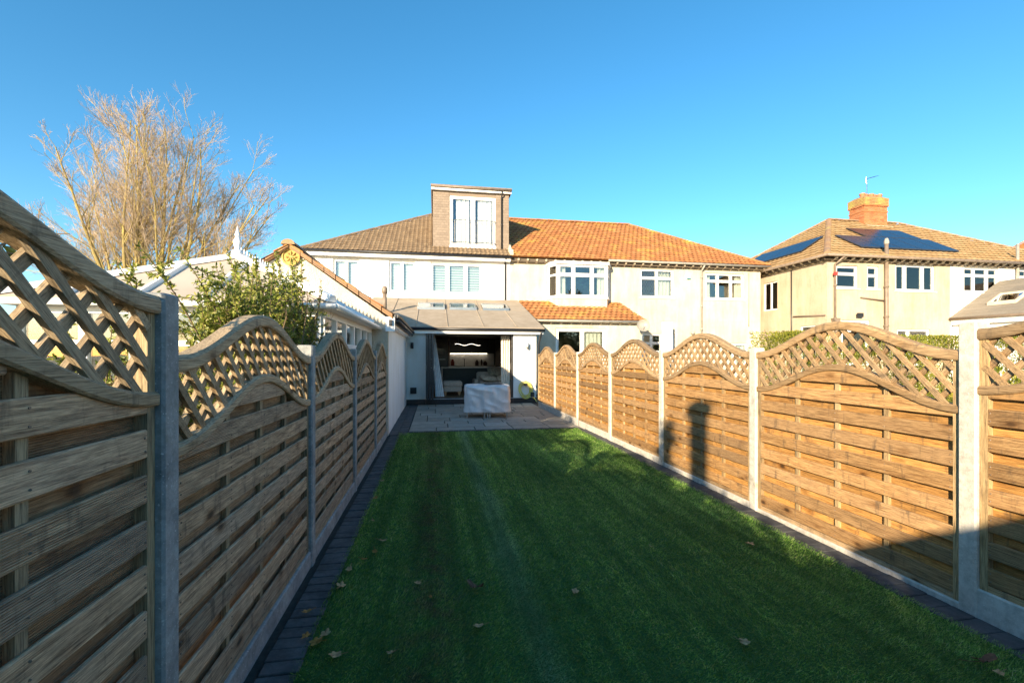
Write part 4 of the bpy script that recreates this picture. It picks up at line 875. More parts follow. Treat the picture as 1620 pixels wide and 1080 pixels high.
# its lean-to extension roof beyond the fence
m = MB(); m.box(23.0, 28.2, 12.9, SY-.004, 0, 3.15); m.build('extension_wall', 'white', SH)
m = MB(); tiles(m, [(22.82,16.895,3.3),(22.82,12.7,3.3),(25.6,12.7,5.03),(25.6,16.895,5.03)], (0,-1,0), .28, .5, .014, (0, 0), 0, True, .002); x = m.build('extension_tiles', 'slate', SH); x['kind'] = 'stuff'
MB().add([(22.82,16.896,3.28),(22.82,12.7,3.28),(25.6,12.7,5.01),(25.6,16.896,5.01),(28.4,12.7,3.28),(28.4,16.896,3.28)], [(0,1,2,3),(3,2,4,5)]).build('extension_deck', 'slate', SH)
gutter(SH, (22.78, 16.85, 3.24), (22.78, 12.7, 3.24), .06, 'brown_pvc', 'extension_gutter'); MB().box(22.84, 22.88, 12.75, 16.85, 2.98, 3.2).build('extension_fascia', 'upvc', SH)
lr = lambda y, u, h: (22.82+u, y, 3.3+u*(1.73/2.78)+h)
f = MB()
for (a, b, c, d) in ((15.0, 16.0, .75, .83), (15.0, 16.0, 1.4, 1.48), (15.0, 15.08, .83, 1.4), (15.92, 16.0, .83, 1.4)): f.hexa([lr(a,c,.01),lr(b,c,.01),lr(b,d,.01),lr(a,d,.01)], [lr(a,c,.12),lr(b,c,.12),lr(b,d,.12),lr(a,d,.12)])
o = f.build('roof_window', 'fascia', SH); MB().hexa([lr(15.08,.83,.08),lr(15.92,.83,.08),lr(15.92,1.4,.08),lr(15.08,1.4,.08)], [lr(15.08,.83,.09),lr(15.92,.83,.09),lr(15.92,1.4,.09),lr(15.08,1.4,.09)]).build('pane', 'glass', o)
FH = thing('far_house', 'roof corner of a further house at the right edge, beyond the solar panel house', 'house', (50, 29, 0))
m = MB(); m.box(43.5, 57, 25, 34, 0, 6.6); m.build('wall', 'dash', FH); semi_roof(FH, 43.0, 57.5, 24.5, 34.5, 6.6, 11.2, 't_orange', 't_orange', False)

# ================================================================== THINGS BY THE PATIO
# silver furniture cover over stacked furniture
FC = thing('covered_furniture', 'garden furniture on thin legs under a silver tarpaulin cover on patio', 'furniture cover', (1.36, 12.0, .015))
FC.rotation_euler = (0, 0, R(-4))
nu, nv, ntop = 88, 26, 14; m = MB(); hx, hy = .56, .42; cz0, cz1 = .17, .83
def rrect(t_, ax, ay, r):
    per = [2*(ax-r), math.pi/2*r, 2*(ay-r), math.pi/2*r]*2; L = sum(per); s_ = (t_ % 1)*L; cs_ = [(1,-1),(1,1),(-1,1),(-1,-1)]
    for i in range(8):
        if s_ <= per[i]: break
        s_ -= per[i]
    k = i//2
    if i % 2 == 0:
        f_ = s_/per[i] if per[i] else 0
        return [(-(ax-r)+2*(ax-r)*f_, -ay), (ax, -(ay-r)+2*(ay-r)*f_), ((ax-r)-2*(ax-r)*f_, ay), (-ax, (ay-r)-2*(ay-r)*f_)][k]
    a = -math.pi/2+k*math.pi/2+s_/r; cx_, cy_ = [(ax-r, -(ay-r)), (ax-r, ay-r), (-(ax-r), ay-r), (-(ax-r), -(ay-r))][k]
    return (cx_+r*math.cos(a), cy_+r*math.sin(a))
from mathutils import noise as mn
for j in range(nv+ntop):
    for i in range(nu):
        t_ = i/nu
        if j < nv: f_ = j/(nv-1); z = cz0+(cz1-cz0)*f_; sc = 1.0+.03*(1-f_); x, y = rrect(t_, hx, hy, .07)
        else: f_ = (j-nv+1)/ntop; z = cz1+.012; sc = 1-f_*.985; x, y = rrect(t_, hx, hy, .07); 
        x *= sc; y *= sc
        fold = .9-2.2*abs(mn.noise((t_*20+z*1.2, z*1.3, 3)))+.8*mn.noise((x*3.5+y*3+z*4, z*2, 1)); amp = .03 if j < nv else .01
        r_ = math.hypot(x, y) or 1; dgl = abs(math.sin((x*3+z*5)*2.2+mn.noise((x*3, y*3, z*3))*2))**6*.012
        k = fold*amp+(dgl if j < nv else 0)
        if j < nv: x += x/r_*k; y += y/r_*k; z += (.02*mn.noise((t_*14, 0, 5)) if j == 0 else 0)-(.03 if f_ > .96 else 0)*0
        else: z += k+.012*mn.noise((x*2.5, y*2.5, 0))-.0*f_
        m.v.append((x+1.36, y+12.0, z+.0))
for j in range(nv+ntop-1):
    for i in range(nu): m.f.append((j*nu+i, j*nu+(i+1)%nu, (j+1)*nu+(i+1)%nu, (j+1)*nu+i))
t = NT('silver_tarpaulin'); p = t.obj(); n_ = t.noise(p, 7, 6, .65, 1.5); t.setp(col=t.ramp(n_, [(.3, (.56, .57, .59)), (.7, (.64, .65, .66))]), metal=.25, rough=.42)
t.setp(normal=t.bump(t.math('ADD', n_, t.math('MULTIPLY', t.noise(p, 11, 3, .5, 2), .4)), .16, .02)); MT['tarp'] = t.m
m.build('cover', 'tarp', FC, True)
for x in (.84, 1.28, 1.36, 1.42, 1.86):
    for y in (11.64, 12.36): MB().cbox(x-.018, x+.018, y-.018, y+.018, .015, .26, .003).build('leg', 'alu', FC)
MB().box(.85, 1.87, 11.65, 11.68, .2, .23).box(.85, 1.87, 12.33, 12.36, .2, .23).build('frame_bar', 'alu', FC)
fp = MB(); fp.box(1.28, 1.78, 11.85, 12.15, .868, .882); fp.box(1.3, 1.75, 11.87, 12.1, .884, .896); fp = fp.build('tray', m_plain('dark_tray', (.12, .11, .1), .5)); tag(based(fp), 'flat dark tray lying on top of the silver cover', 'tray')
# hose
hs = MB(); c = Vector((3.06, 15.33, .46)); pts = []
for i in range(150):
    a = i/150*2*math.pi*6; r_ = .215+.04*math.sin(i*.21)+.02*math.sin(i*.073+1); pts.append(c+Vector((r_*.92*math.cos(a), -.03-.025*math.sin(i*.5)-.02*(i/150), r_*1.12*math.sin(a)-.02)))
pts += [c+Vector((.26, -.05, -.25)), c+Vector((.33, -.06, -.34)), c+Vector((.38, -.1, -.43))]
hs.tube(pts, .015, 7); hb = hs.build('garden_hose', m_plain('yellow_hose', (.66, .55, .13), .45, var=.15)); 
HS = thing('hose_coil', 'coiled yellow garden hose hanging on the white wall', 'hose', (3.06, 15.33, .05)); hb.parent = HS; hb.location = -Vector((3.06, 15.33, .05)); W[hb] = Vector((0,0,0)); hb.name = 'hose'
MB().box(3.0, 3.12, 15.24, 15.375, .6, .66).build('hanger', 'black', HS)
tap = MB(); tap.tube([(3.36, 15.38, .62), (3.36, 15.28, .62), (3.36, 15.26, .52)], .016, 7); tap.tube([(3.33, 15.3, .67), (3.39, 15.3, .67)], .012, 6); tag(based(tap.build('garden_tap', 'alu')), 'small metal tap beside the coiled hose', 'tap')
bx_ = MB(); bx_.cbox(3.24, 3.36, 15.24, 15.37, .2, .36, .01); tag(based(bx_.build('hose_timer', 'black')), 'small black box low on wall beside the hose', 'box')
for x, lb in ((-.74, 'small cylindrical wall light on shaded wall left of the doors'), (3.14, 'small cylindrical wall light on sunlit wall above the hose')):
    wl_ = thing('wall_light', lb, 'wall light', (x, 15.34, 1.84), 'outdoor wall lights'); MB().lathe((x, 15.3, 1.84), [(.045, 0), (.05, .01), (.05, .19), (.045, .2)], 12).build('lamp_body', 'alu' if x > 0 else 'black', wl_, True); MB().box(x-.03, x+.03, 15.33, 15.398, 1.9, 1.98).build('bracket', 'alu', wl_); MB().lathe((x, 15.3, 1.835), [(.035, 0), (.035, .006)], 10).build('lens', 'upvc', wl_)
vt = thing('wall_vent', 'dark louvred vent box low on the shaded wall', 'vent', (-.86, 15.38, .4)); MB().box(-.8, -.6, 15.3, 15.398, .36, .56).build('vent_body', 'black', vt)
for i in range(4): MB().hexa([(-.79,15.285,.37+i*.045),(-.61,15.285,.37+i*.045),(-.61,15.299,.385+i*.045),(-.79,15.299,.385+i*.045)], [(-.79,15.28,.38+i*.045),(-.61,15.28,.38+i*.045),(-.61,15.299,.4+i*.045),(-.79,15.299,.4+i*.045)]).build('louvre', 'anth', vt)

# ------------------------------------------------------------------ inside the open room
KT = thing('kitchen_cabinets', 'dark fitted kitchen units with lit splashback at back of room', 'kitchen units', (1.6, 22.6, .18))
m = MB(); m.box(-.48, .62, 22.0, 22.99, .19, 2.44); m.build('tall_unit', 'anth', KT)
for z in (1.02, 1.42): MB().box(-.2, .5, 21.975, 21.998, z, z+.02).build('unit_handle', 'alu', KT)
MB().box(-.05, .45, 21.985, 21.998, 1.62, 1.95).build('oven', m_plain('oven_glass', (.02, .02, .025), .1), KT)
MB().box(.64, .69, 21.95, 22.99, .19, 2.44).build('end_panel', m_plain('blush_panel', (.5, .38, .34), .6), KT)
MB().box(.7, 2.95, 22.35, 22.99, .19, 1.08).build('base_unit', 'anth', KT); MB().box(.7, 2.95, 22.3, 22.99, 1.082, 1.12).build('worktop', m_plain('pale_worktop', (.5, .45, .38), .3), KT)
MB().box(.7, 2.95, 22.97, 22.995, 1.122, 1.72).build('splashback', m_plain('stone_splashback', (.5, .48, .45), .25), KT); MB().box(.7, 2.65, 22.62, 22.968, 1.722, 2.44).build('wall_unit', 'anth', KT)
MB().box(.75, 2.6, 22.88, 22.9, 1.708, 1.718).build('strip_light', m_emit('led_strip', (1, .86, .66), 5), KT)
KI = thing('kitchen_island', 'dark kitchen island with pale worktop behind the sofa', 'island', (1.6, 20.3, .18))
MB().box(.36, 3.0, 20.05, 20.6, .19, 1.06).build('island_unit', m_plain('dark_green_unit', (.02, .03, .028), .5), KI); MB().box(.28, 3.04, 19.95, 20.7, 1.062, 1.11).build('worktop', m_plain('island_top', (.62, .58, .52), .3), KI); MB().box(.28, .33, 19.96, 20.69, .19, 1.06).build('waterfall_end', m_plain('island_end', (.62, .58, .52), .3), KI)
tp = MB(); tp.tube([(1.3, 20.45, 1.11), (1.3, 20.45, 1.4), (1.3, 20.35, 1.46), (1.3, 20.25, 1.4)], .015, 7); tag(based(tp.build('mixer_tap', 'black')), 'black mixer tap on the kitchen island', 'tap')
for i, (x, rr_, hh, nm, cc) in enumerate(((.86, .09, .3, 'dark red canister at left of the kitchen counter', (.25, .03, .02)), (2.05, .09, .26, 'dark jar left of the bottle pair on kitchen counter', (.06, .03, .025)), (2.28, .05, .3, 'slim dark bottle on the kitchen counter', (.05, .025, .02)), (2.46, .1, .22, 'broad dark pot at right on kitchen counter', (.09, .03, .02)))):
    j = MB(); j.lathe((x, 22.5, 1.122), [(rr_, 0), (rr_, hh*.7), (rr_*.6, hh*.8), (rr_*.6, hh), (rr_*.3, hh*1.05)], 12); tag(based(j.build('canister', m_plain('canister_paint', cc, .3), None, True)), nm, 'canister', 'kitchen jars')
pl = thing('pendant_lamp', 'wavy lit pendant lamp hanging over the kitchen island', 'lamp', (1.45, 19.6, 2.0)); k = MB(); k.tube([(.85+i*.06, 19.6, 2.08+.035*math.sin(i*.62+.6)) for i in range(19)], .008, 7); k.build('light_tube', m_emit('lamp_glow', (1, .9, .75), 1.6), pl, True)
k = MB(); k.tube([(1.0, 19.6, 2.1), (1.0, 19.6, 2.46)], .003, 4); k.tube([(1.75, 19.6, 2.1), (1.75, 19.6, 2.46)], .003, 4); k.build('suspension_wire', 'alu', pl)
fab = m_plain('taupe_fabric', (.42, .34, .26), .95, var=.15, scale=20, bump=.5); fab2 = m_plain('tan_cushion', (.5, .4, .28), .95, var=.3, scale=16, bump=.5); fab3 = m_plain('dark_throw', (.2, .17, .11), .95, var=.5, scale=14, bump=.5)
def pillow(mb, c, hx, hy, hz, rot=(0,0,0), n=10):
    Rm = Matrix.Rotation(rot[2], 3, 'Z') @ Matrix.Rotation(rot[1], 3, 'Y') @ Matrix.Rotation(rot[0], 3, 'X'); b = len(mb.v)
    for s_ in (1, -1):
        for i in range(n+1):
            for j in range(n+1):
                u, v = 2*i/n-1, 2*j/n-1; e = (1-u**4)*(1-v**4); pin = 1-.08*(u*u*v*v)*0; p = Rm @ Vector((u*hx*(1-.07*(1-v*v)*0), v*hy, s_*hz*e**.5)); mb.v.append(tuple(Vector(c)+p))
    q = (n+1)**2
    for s_ in (0, 1):
        for i in range(n):
            for j in range(n):
                f = (b+s_*q+i*(n+1)+j, b+s_*q+(i+1)*(n+1)+j, b+s_*q+(i+1)*(n+1)+j+1, b+s_*q+i*(n+1)+j+1); mb.f.append(f if s_ == 0 else f[::-1])
sf = thing('sofa', 'taupe fabric sofa inside the open doors', 'sofa', (2.35, 17.3, .18))
m = MB(); m.cbox(1.6, 3.0, 16.9, 17.8, .24, .5, .03); m.build('base', fab, sf); m = MB(); m.cbox(1.62, 2.98, 16.85, 17.6, .505, .66, .05); m.build('seat_cushion', fab, sf); m = MB(); m.cbox(1.6, 3.0, 17.62, 17.85, .5, .98, .05); m.build('backrest', fab, sf); m = MB(); m.cbox(1.44, 1.6, 16.9, 17.85, .24, .72, .04); m.build('armrest', fab, sf)
for x in (1.5, 2.95):
    for yy in (16.95, 17.8): MB().box(x-.02, x+.02, yy-.02, yy+.02, .18, .24).build('leg', 'black', sf)
for (c_, r_, mt, lb) in (((2.0, 17.0, .76), (.25, .1, .3), fab2, 'tan scatter cushion at left end of the sofa'), ((2.6, 17.05, .8), (.4, -.15, -.2), fab2, 'tan scatter cushion at right end of the sofa'), ((2.3, 17.25, .98), (.5, .1, .1), fab3, 'dark patterned cushion on top of the sofa pile')):
    k = MB(); pillow(k, c_, .33, .26, .11, r_); tag(based(k.build('cushion', mt, None, True)), lb, 'cushion', 'sofa cushions')
pf = thing('footstool', 'taupe upholstered footstool on wooden legs just inside the doors', 'footstool', (.62, 16.7, .18)); k = MB(); k.cbox(.3, .95, 16.4, 17.0, .33, .52, .03); k.build('base', fab, pf); k = MB(); k.cbox(.28, .97, 16.38, 17.02, .525, .7, .05); k.build('cushion_top', fab, pf)
for x in (.38, .87):
    for yy in (16.46, 16.94): MB().hexa([(x-.02,yy-.02,.18),(x+.02,yy-.02,.18),(x+.02,yy+.02,.18),(x-.02,yy+.02,.18)], [(x-.05,yy-.03,.33),(x+.05,yy-.03,.33),(x+.05,yy+.03,.33),(x-.05,yy+.03,.33)]).build('leg', m_plain('beech_leg', (.42, .22, .09), .5), pf)
def drape(name, xa0, xa1, xb0, xb1, y, z0, z1, mat, label):
    m = MB(); n = 40
    for j in range(9):
        f_ = j/8; a, b = xa0+(xb0-xa0)*f_, xa1+(xb1-xa1)*f_
        for i in range(n+1): u = i/n; m.v.append((a+(b-a)*u, y+.05*math.sin(u*26+f_*.6)*(.5+.5*(1-f_)), z1+(z0-z1)*f_))
    for j in range(8):
        for i in range(n): q = j*(n+1)+i; m.f.append((q, q+1, q+n+2, q+n+1))
    tag(based(m.build(name, mat, None, True)), label, 'curtain')
drape('curtain', -.1, .0, .02, .32, 15.85, .2, 2.3, m_plain('white_sheer', (.75, .75, .74), .9), 'white curtain gathered beside the folded doors')
drape('curtain', 2.28, 2.62, 2.3, 2.62, 15.8, .2, 2.35, 'curtain', 'cream curtain at right side of the open doorway')

# ================================================================== PLANTS
def leaf_mesh(name, pts, dirs, size, mat, parent, fold=.25, asp=.42, jitter=.35):
    n = len(pts); pts = np.asarray(pts, np.float32); d = np.asarray(dirs, np.float32); d = d+rng.normal(0, jitter, (n, 3)); d /= np.linalg.norm(d, axis=1, keepdims=True)
    a = rng.normal(0, 1, (n, 3)); s_ = np.cross(d, a); s_ /= np.linalg.norm(s_, axis=1, keepdims=True)+1e-6; up_ = np.cross(s_, d); L = (size*rng.uniform(.6, 1.25, n))[:, None]
    v = np.empty((n, 4, 3), np.float32); v[:,0] = pts; v[:,1] = pts+d*L*.5+s_*L*asp*.5+up_*L*fold*.4; v[:,2] = pts+d*L; v[:,3] = pts+d*L*.5-s_*L*asp*.5+up_*L*fold*.4
    me = bpy.data.meshes.new(name); idx = (np.arange(n)*4)[:, None]; f = np.concatenate([idx+np.array([[0,1,2]]), idx+np.array([[0,2,3]])], 0)
    me.from_pydata(v.reshape(-1,3).tolist(), [], f.tolist()); me.materials.append(MT[mat]); o = bpy.data.objects.new(name, me); COL.objects.link(o); o.parent = parent; o.location = -W[parent]; return o
def shrub(name, label, cat, base, stems, leaf, mat, size, per=.018, group=None, reach=.16):
    """stems: list of (start, end, bend) arching shoots with side sprigs, leaves all along"""
    root = thing(name, label, cat, base, group); sm = MB(); P = []; D = []
    for (a, b, bend) in stems:
        a, b = Vector(a), Vector(b); mid = (a+b)/2+Vector(bend); N = 14; path = [(a*(1-t_)**2+mid*2*t_*(1-t_)+b*t_*t_) for t_ in [i/N for i in range(N+1)]]
        sm.tube(path, [.009*(1-.8*i/N) for i in range(N+1)], 5, False)
        for i in range(3, N+1):
            d = (path[i]-path[i-1]).normalized(); L = (path[i]-path[i-1]).length
            for _ in range(int(L/per)): f_ = random.random(); q = path[i-1].lerp(path[i], f_); P.append(q); D.append(d*.5+Vector((random.gauss(0,.8), random.gauss(0,.8), random.gauss(.1,.7))))
            if i < N-1 and random.random() < .8:
                sd_ = Vector((random.gauss(0,1), random.gauss(0,1), random.gauss(.35,.6))).normalized(); sl_ = random.uniform(.4, 1.3)*reach; e = path[i]+sd_*sl_
                sm.tube([path[i], path[i].lerp(e, .5)+Vector((0,0,.01)), e], [.004, .003, .0015], 4, False)
                for _ in range(int(sl_/per*1.2)): P.append(path[i].lerp(e, random.random())); D.append(sd_*.6+Vector((random.gauss(0,.8), random.gauss(0,.8), random.gauss(.1,.7))))
    if base[0] < 0:
        sm.v = [(min(v[0], -1.07), v[1], v[2]) for v in sm.v]; keep = [i for i, p in enumerate(P) if p.x < -1.13]; P = [P[i] for i in keep]; D = [D[i] for i in keep]
    sm.build('stem', 'stem', root); leaf_mesh('foliage', P, D, size, mat, root); return root
st = []
for i in range(120):                                   # dense mass behind second and third panels
    yy = random.uniform(3.5, 5.1); xx = random.uniform(-1.75, -1.15); top = 2.3-.24*abs(yy-4.6)+random.uniform(-.35, .22)
    st.append(((xx, yy, random.uniform(.7, 1.3)), (xx+random.gauss(0,.22), yy+random.gauss(0,.25), top), (random.gauss(0,.1), random.gauss(0,.1), .1)))
for i in range(46):
    yy = random.uniform(2.2, 3.6); xx = random.uniform(-1.8, -1.15); st.append(((xx, yy, .7), (xx+random.gauss(0,.2), yy+random.gauss(0,.22), random.uniform(1.3, 1.78)), (0, 0, .1)))
for (e, b_) in (((-1.75, 3.05, 2.28), (0, .1, .15)), ((-1.7, 3.4, 2.33), (.05, 0, .15)), ((-1.55, 3.75, 2.42), (0, 0, .2)), ((-1.5, 4.7, 2.62), (0, 0, .1)), ((-1.45, 5.0, 2.62), (0, 0, .1)), ((-1.4, 4.3, 2.4), (0, 0, .1)), ((-1.6, 2.5, 2.02), (0, 0, .1)), ((-1.62, 2.65, 2.1), (0, 0, .1))): st.append(((-1.45, e[1]+.45, 1.3), e, b_))
shrub('evergreen_shrub', 'sunlit evergreen shrub with arching sprays rising behind the left fence', 'shrub', (-1.5, 4, -.05), st, None, 'leaf', .036, .0055)
st = []
for i in range(55):
    yy = random.uniform(.5, 2.0); xx = random.uniform(-1.9, -1.2); st.append(((xx, yy, .8), (xx+random.gauss(0,.2), yy+random.gauss(0,.2), random.uniform(1.3, 1.72)), (0, 0, .1)))
st += [((-1.3, 1.05, 1.7), (-1.34, 1.42, 2.27), (0, -.05, .08)), ((-1.25, 1.3, 1.7), (-1.5, 2.0, 2.06), (0, 0, .1)), ((-1.3, .9, 1.8), (-1.2, 1.28, 2.17), (0, 0, .05))]
shrub('climbing_plant', 'straggly climber seen through lattice of nearest left panel', 'climber', (-1.4, 1.3, -.05), st, None, 'leaf_d', .05, .035)
def bush(name, label, c, r, n, mat, size, cat='shrub', group=None, zmax=99):
    root = thing(name, label, cat, (c[0], c[1], -.05), group); P = []; D = []; sm = MB()
    for i in range(n):
        d = Vector((random.gauss(0,1), random.gauss(0,1), random.gauss(0,1))).normalized(); k = (.72+.3*mn.noise((d.x*2.2+c[0], d.y*2.2, d.z*2.2)))*random.uniform(.7, 1.08)
        p = Vector((c[0]+d.x*r[0]*k, c[1]+d.y*r[1]*k, c[2]+d.z*r[2]*k))
        if p.z < .05: continue
        if p.z > zmax: p.z = zmax-random.random()**2*.25
        P.append(p); D.append(d+Vector((0,0,.4)))
    for i in range(9):
        d = Vector((random.gauss(0,.6), random.gauss(0,.6), 1)).normalized(); sm.tube([(c[0]+d.x*.1, c[1]+d.y*.1, -.05), (c[0]+d.x*r[0]*.5, c[1]+d.y*r[1]*.5, c[2]), (c[0]+d.x*r[0]*.8, c[1]+d.y*r[1]*.8, c[2]+r[2]*.6)], [.03, .02, .006], 5, False)
    sm.build('stem', 'stem', root); leaf_mesh('foliage', P, D, size, mat, root); return root
bush('hedge_bush', 'rounded yellow-green hedge bush beyond the second right panel', (8.0, 9.0, 1.35), (1.3, 1.1, 1.4), 16000, 'leaf_h', .05, group='bushes beyond the right fence', zmax=2.13)
for i, (x, yy, lb) in enumerate(((10.7, 9.2, 'low sprawling bush left of the tall right post, beyond fence'), (12.1, 9.3, 'low sprawling bush just behind the tall right post, beyond fence'), (13.6, 8.8, 'low bush showing through lattice of nearest right panel'))): bush('hedge_bush', lb, (x, yy, 1.2+.05*i), (1.35, 1.0, 1.4), 15000, 'leaf_h', .05, group='bushes beyond the right fence', zmax=2.08)
for i, (x, yy, lb) in enumerate(((5.6, 2.6, 'straggly low plant behind lattice of the nearest right panel'), (5.9, 3.9, 'straggly low plant seen through lattice of second right panel'))): bush('garden_plant', lb, (x, yy, .85), (.7, .6, .95), 2200, 'leaf_h', .06, 'plant', 'plants beyond the right fence')

# bare tree: fan of stems, each carrying side limbs and fine twigs
TR = thing('bare_tree', 'large leafless tree with fan of lichened stems behind the conservatory', 'tree', (-14.0, 25.2, 0)); big = MB(); fine = MB()
def limb(p, d, L, r, lev, curve):
    n = (10, 6, 4, 3)[lev]; pts = [Vector(p)]; d = Vector(d).normalized(); seg = L/n; wob = (.055, .08, .1, .1)[lev]
    for i in range(n):
        d = (d+Vector((random.gauss(0,wob), random.gauss(0,wob), random.gauss(0,wob*.7)))+Vector(curve)*(1/n)).normalized(); pts.append(pts[-1]+d*seg)
    rad = [max(r*(1-.85*i/n), (.025, .011, .0055, .0036)[lev]) for i in range(n+1)]
    (big if lev < 2 else fine).tube(pts, rad, (7, 5, 3, 3)[lev], False)
    if lev == 3: return
    for k in range((17, 9, 5)[lev]):
        t_ = random.uniform(.3 if lev == 0 else .15, 1.0); i = min(int(t_*n), n-1); q = pts[i].lerp(pts[i+1], min(t_*n-i, 1)); dd = (pts[i+1]-pts[i]).normalized()
        a = Vector((random.gauss(0,1), random.gauss(0,1), random.gauss(0,.5))); a = (a-dd*a.dot(dd)).normalized(); ang = random.uniform(.35, .8)
        ln = L*random.uniform(.16, .34)*(1.25-.75*t_) if lev == 0 else L*random.uniform(.34, .62)*(1.2-.5*t_)
        limb(q, dd*math.cos(ang)+a*math.sin(ang), ln, rad[i]*(.42 if lev == 0 else .5), lev+1, (0, 0, .25))
big.tube([(-14, 25.2, -.1), (-14, 25.2, 1.0), (-14.05, 25.2, 2.2)], [.42, .36, .34], 10, False)
for i in range(29):
    phi = R(-70+140*i/28+random.uniform(-2, 2)); dep = random.uniform(-3.2, 3.2)*math.cos(phi); base = Vector((-14.05+.3*math.sin(phi), 25.2+.06*dep, 2.0+random.uniform(-.5, .4)))
    end = Vector((-14.05+(5.6 if phi > 0 else 4.3)*math.sin(phi), 25.2+dep, 4.6+8.0*math.cos(phi)**.75*(1+.1*math.sin(phi))*random.uniform(.95, 1.0))); v_ = end-base
    limb(base, v_+Vector((v_.x*.25, 0, -.4)), v_.length, random.uniform(.07, .13), 0, (-.12*math.sin(phi), 0, .2))
big.build('trunk', 'bark', TR); fine.build('crown', 'twig', TR)

# ================================================================== FALLEN LEAVES
def leaf_obj(px, py, size, col, label, cat='leaf', name='fallen_leaf', long=False):
    yaw = math.atan(122/720); s_, c_ = math.sin(yaw), math.cos(yaw); a, b = (px-810)/720, (562-py)/720; Z = (.03-1.62)/b; X, Y = (c_*a+s_)*Z, (c_-s_*a)*Z
    m = MB(); n = 18
    m.v.append((0,0,.006))
    for i in range(n):
        t_ = 2*math.pi*i/n; r_ = size*(.55+.45*abs(math.cos(2.5*t_))) if not long else size*(.32+.68*abs(math.cos(t_))**1.5)*random.uniform(.85, 1.1); x, y = r_*math.cos(t_), r_*math.sin(t_)*(.85 if not long else .6); m.v.append((x, y, .35*size*(x/size)**2*random.uniform(.6, 1.4)+.25*size*abs(y/size)+(.012 if long else 0)*random.random()))
    m.f = [(0, 1+i, 1+(i+1)%n) for i in range(n)]; m.tube([(-size*.2,0,.006), (-size*1.1,.1*size,.012), (-size*1.7,.3*size,.02)], .0018, 4)
    o = m.build(name, col); o.location = (X, Y, .028); o.rotation_euler = (random.uniform(-.25, .25), random.uniform(-.25, .25), random.uniform(0, 6.28)); tag(o, label, cat, 'fallen leaves on the lawn'); return o
tan = m_plain('tan_leaf', (.4, .26, .12), .8, var=.35, scale=30); och = m_plain('ochre_leaf', (.36, .18, .035), .8, var=.35, scale=30); drk = m_plain('brown_leaf', (.12, .06, .03), .8, var=.4, scale=30)
for (px, py, s_, c_, lb) in ((606,855,.045,tan,'tan leaf on lawn edge beside the left pavers, third from patio'), (593,872,.032,och,'small ochre leaf beside left pavers level with second left post'), (577,884,.034,och,'small ochre leaf just right of the second left post'), (552,900,.036,tan,'tan leaf just in front of the second left post'),
    (539,926,.048,tan,'curled tan leaf on lawn edge between second post and corner leaves'), (485,967,.036,och,'small ochre leaf lying on left pavers'), (484,1005,.032,och,'bright ochre leaf at the paver edge, leftmost of the cluster'), (515,1002,.042,tan,'tan leaf at top of the bottom left cluster'), (500,1015,.045,och,'orange leaf in middle of the bottom left cluster'), (530,1036,.042,tan,'pale three-cornered leaf nearest the bottom left corner'),
    (619,1032,.032,tan,'small leaf on the brown strip near the bottom edge'), (660,922,.034,tan,'small tan leaf left of the curled brown leaf'), (757,990,.042,tan,'pale stalked leaf in the middle of near lawn'), (910,935,.036,tan,'tan leaf right of the curled brown leaf'), (1187,860,.044,tan,'tan leaf on right part of the lawn near the pavers'), (1178,1015,.036,tan,'small orange leaf near the bottom, right of centre'), (1030,864,.022,tan,'tiny pale leaf in centre of the lawn'),
    (605,760,.04,tan,'tan leaf by left pavers level with third left post'), (594,787,.04,och,'ochre leaf by left pavers just nearer than third left post'), (626,711,.03,tan,'small pale leaf near the far left corner of lawn'), (681,943,.018,och,'tiny yellow leaf sliver on the brown strip'), (590,823,.026,tan,'small pale leaf by left pavers between second and third posts'), (1580,1064,.032,tan,'small tan leaf beside the dark curled leaf at bottom right')):
    leaf_obj(px, py, s_*.88, c_, lb)
leaf_obj(752, 929, .085, drk, 'large curled dark brown leaf in the middle of near lawn', long=True); leaf_obj(1558, 1046, .08, drk, 'large dark curled leaf at the bottom right corner', long=True)

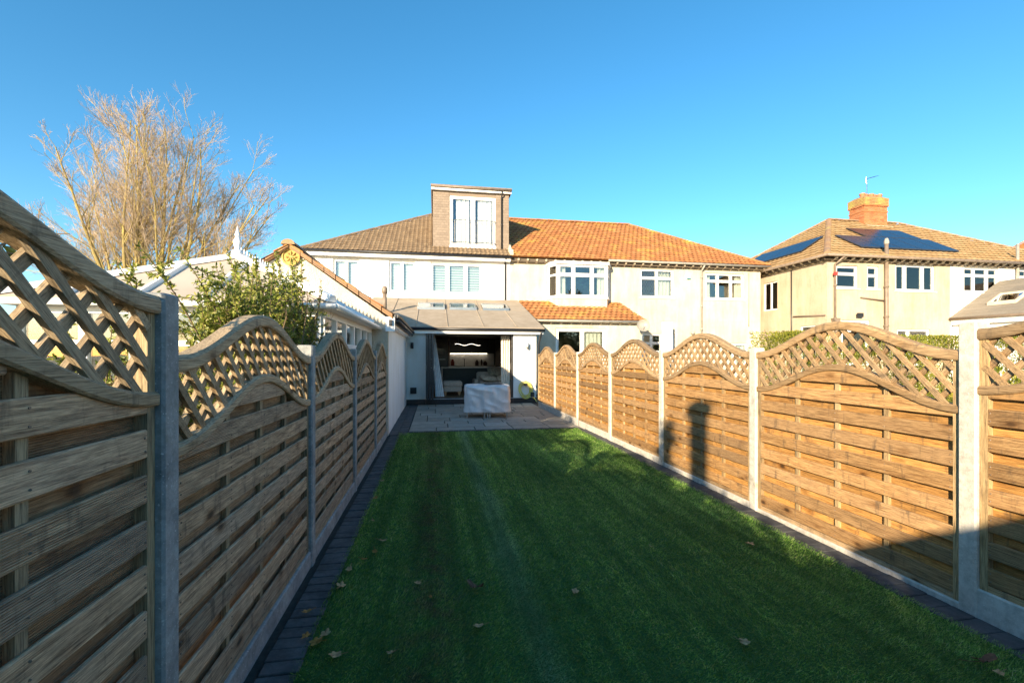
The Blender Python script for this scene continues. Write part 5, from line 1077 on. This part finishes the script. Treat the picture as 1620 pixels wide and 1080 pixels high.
# ================================================================== BEHIND THE CAMERA (their shadows reach into the picture)
GR = thing('garden_room', 'timber garden room with pitched roof closing the end of the garden', 'outbuilding', (1.2, -4.6, 0))
MB().prism([(-.75, 0), (3.15, 0), (3.15, 2.08), (1.2, 2.74), (-.75, 2.08)], 'y', -6.2, -3.0).build('wall', 'wood', GR)
for x0, x1, z0, z1 in ((-.95, 1.2, 2.1, 2.84), (1.2, 3.35, 2.84, 2.1)): MB().hexa([(x0,-6.3,z0-.04),(x1,-6.3,z1-.04),(x1,-2.9,z1-.04),(x0,-2.9,z0-.04)], [(x0,-6.3,z0),(x1,-6.3,z1),(x1,-2.9,z1),(x0,-2.9,z0)]).build('roof_slope', 'felt', GR)
window(GR, .3, 2.2, .2, 1.9, -3.07, (.5,), recess=.003, sill=False)
for i, yy in enumerate((-4.2, -3.2, -2.1)): bush('shade_laurel', 'unseen laurel added to shade the lawn, %s behind the camera' % ORD[i], (-1.75, yy, 1.1), (.85, .95, 1.55), 7000, 'leaf_d', .1, group='laurels added to shade the lawn')  # unseen bushes added to block sun coming through the left lattice
cf = []
for i in range(70): z = random.uniform(1.2, 3.0); r_ = .34*(3.25-z)/2; a = random.uniform(0, 6.28); cf.append(((-1.65, -.95, z-.25), (-1.65+r_*math.cos(a)*1.3, -.95+r_*math.sin(a)*1.3, z+.05), (0, 0, .05)))
shrub('conifer', 'slim conifer behind the left fence behind the camera', 'conifer', (-1.65, -.95, -.05), cf, None, 'leaf_d', .05, .012)
for i, (x, yy, h_) in enumerate(((13, -27, 8), (20, -26, 11), (27, -29, 9), (36, -27, 10))): bush('garden_tree', 'evergreen tree beyond the garden, %s from left' % ORD[i], (x, yy, h_*.55), (3.6, 3.2, h_*.55), 4000, 'leaf_d', .6, 'tree', 'trees beyond the garden')
OS = thing('stove_flue', 'stove flue rising behind the left fence end', 'flue', (-2.45, -2.9, 0)); MB().tube([(-2.45, -2.9, 0), (-2.45, -2.9, 3.66)], .12, 14).build('pipe', 'brown_pvc', OS); MB().lathe((-2.45, -2.9, 3.6), [(.12, 0), (.17, .04), (.17, .14), (.08, .2)], 14).build('cowl', 'brown_pvc', OS)
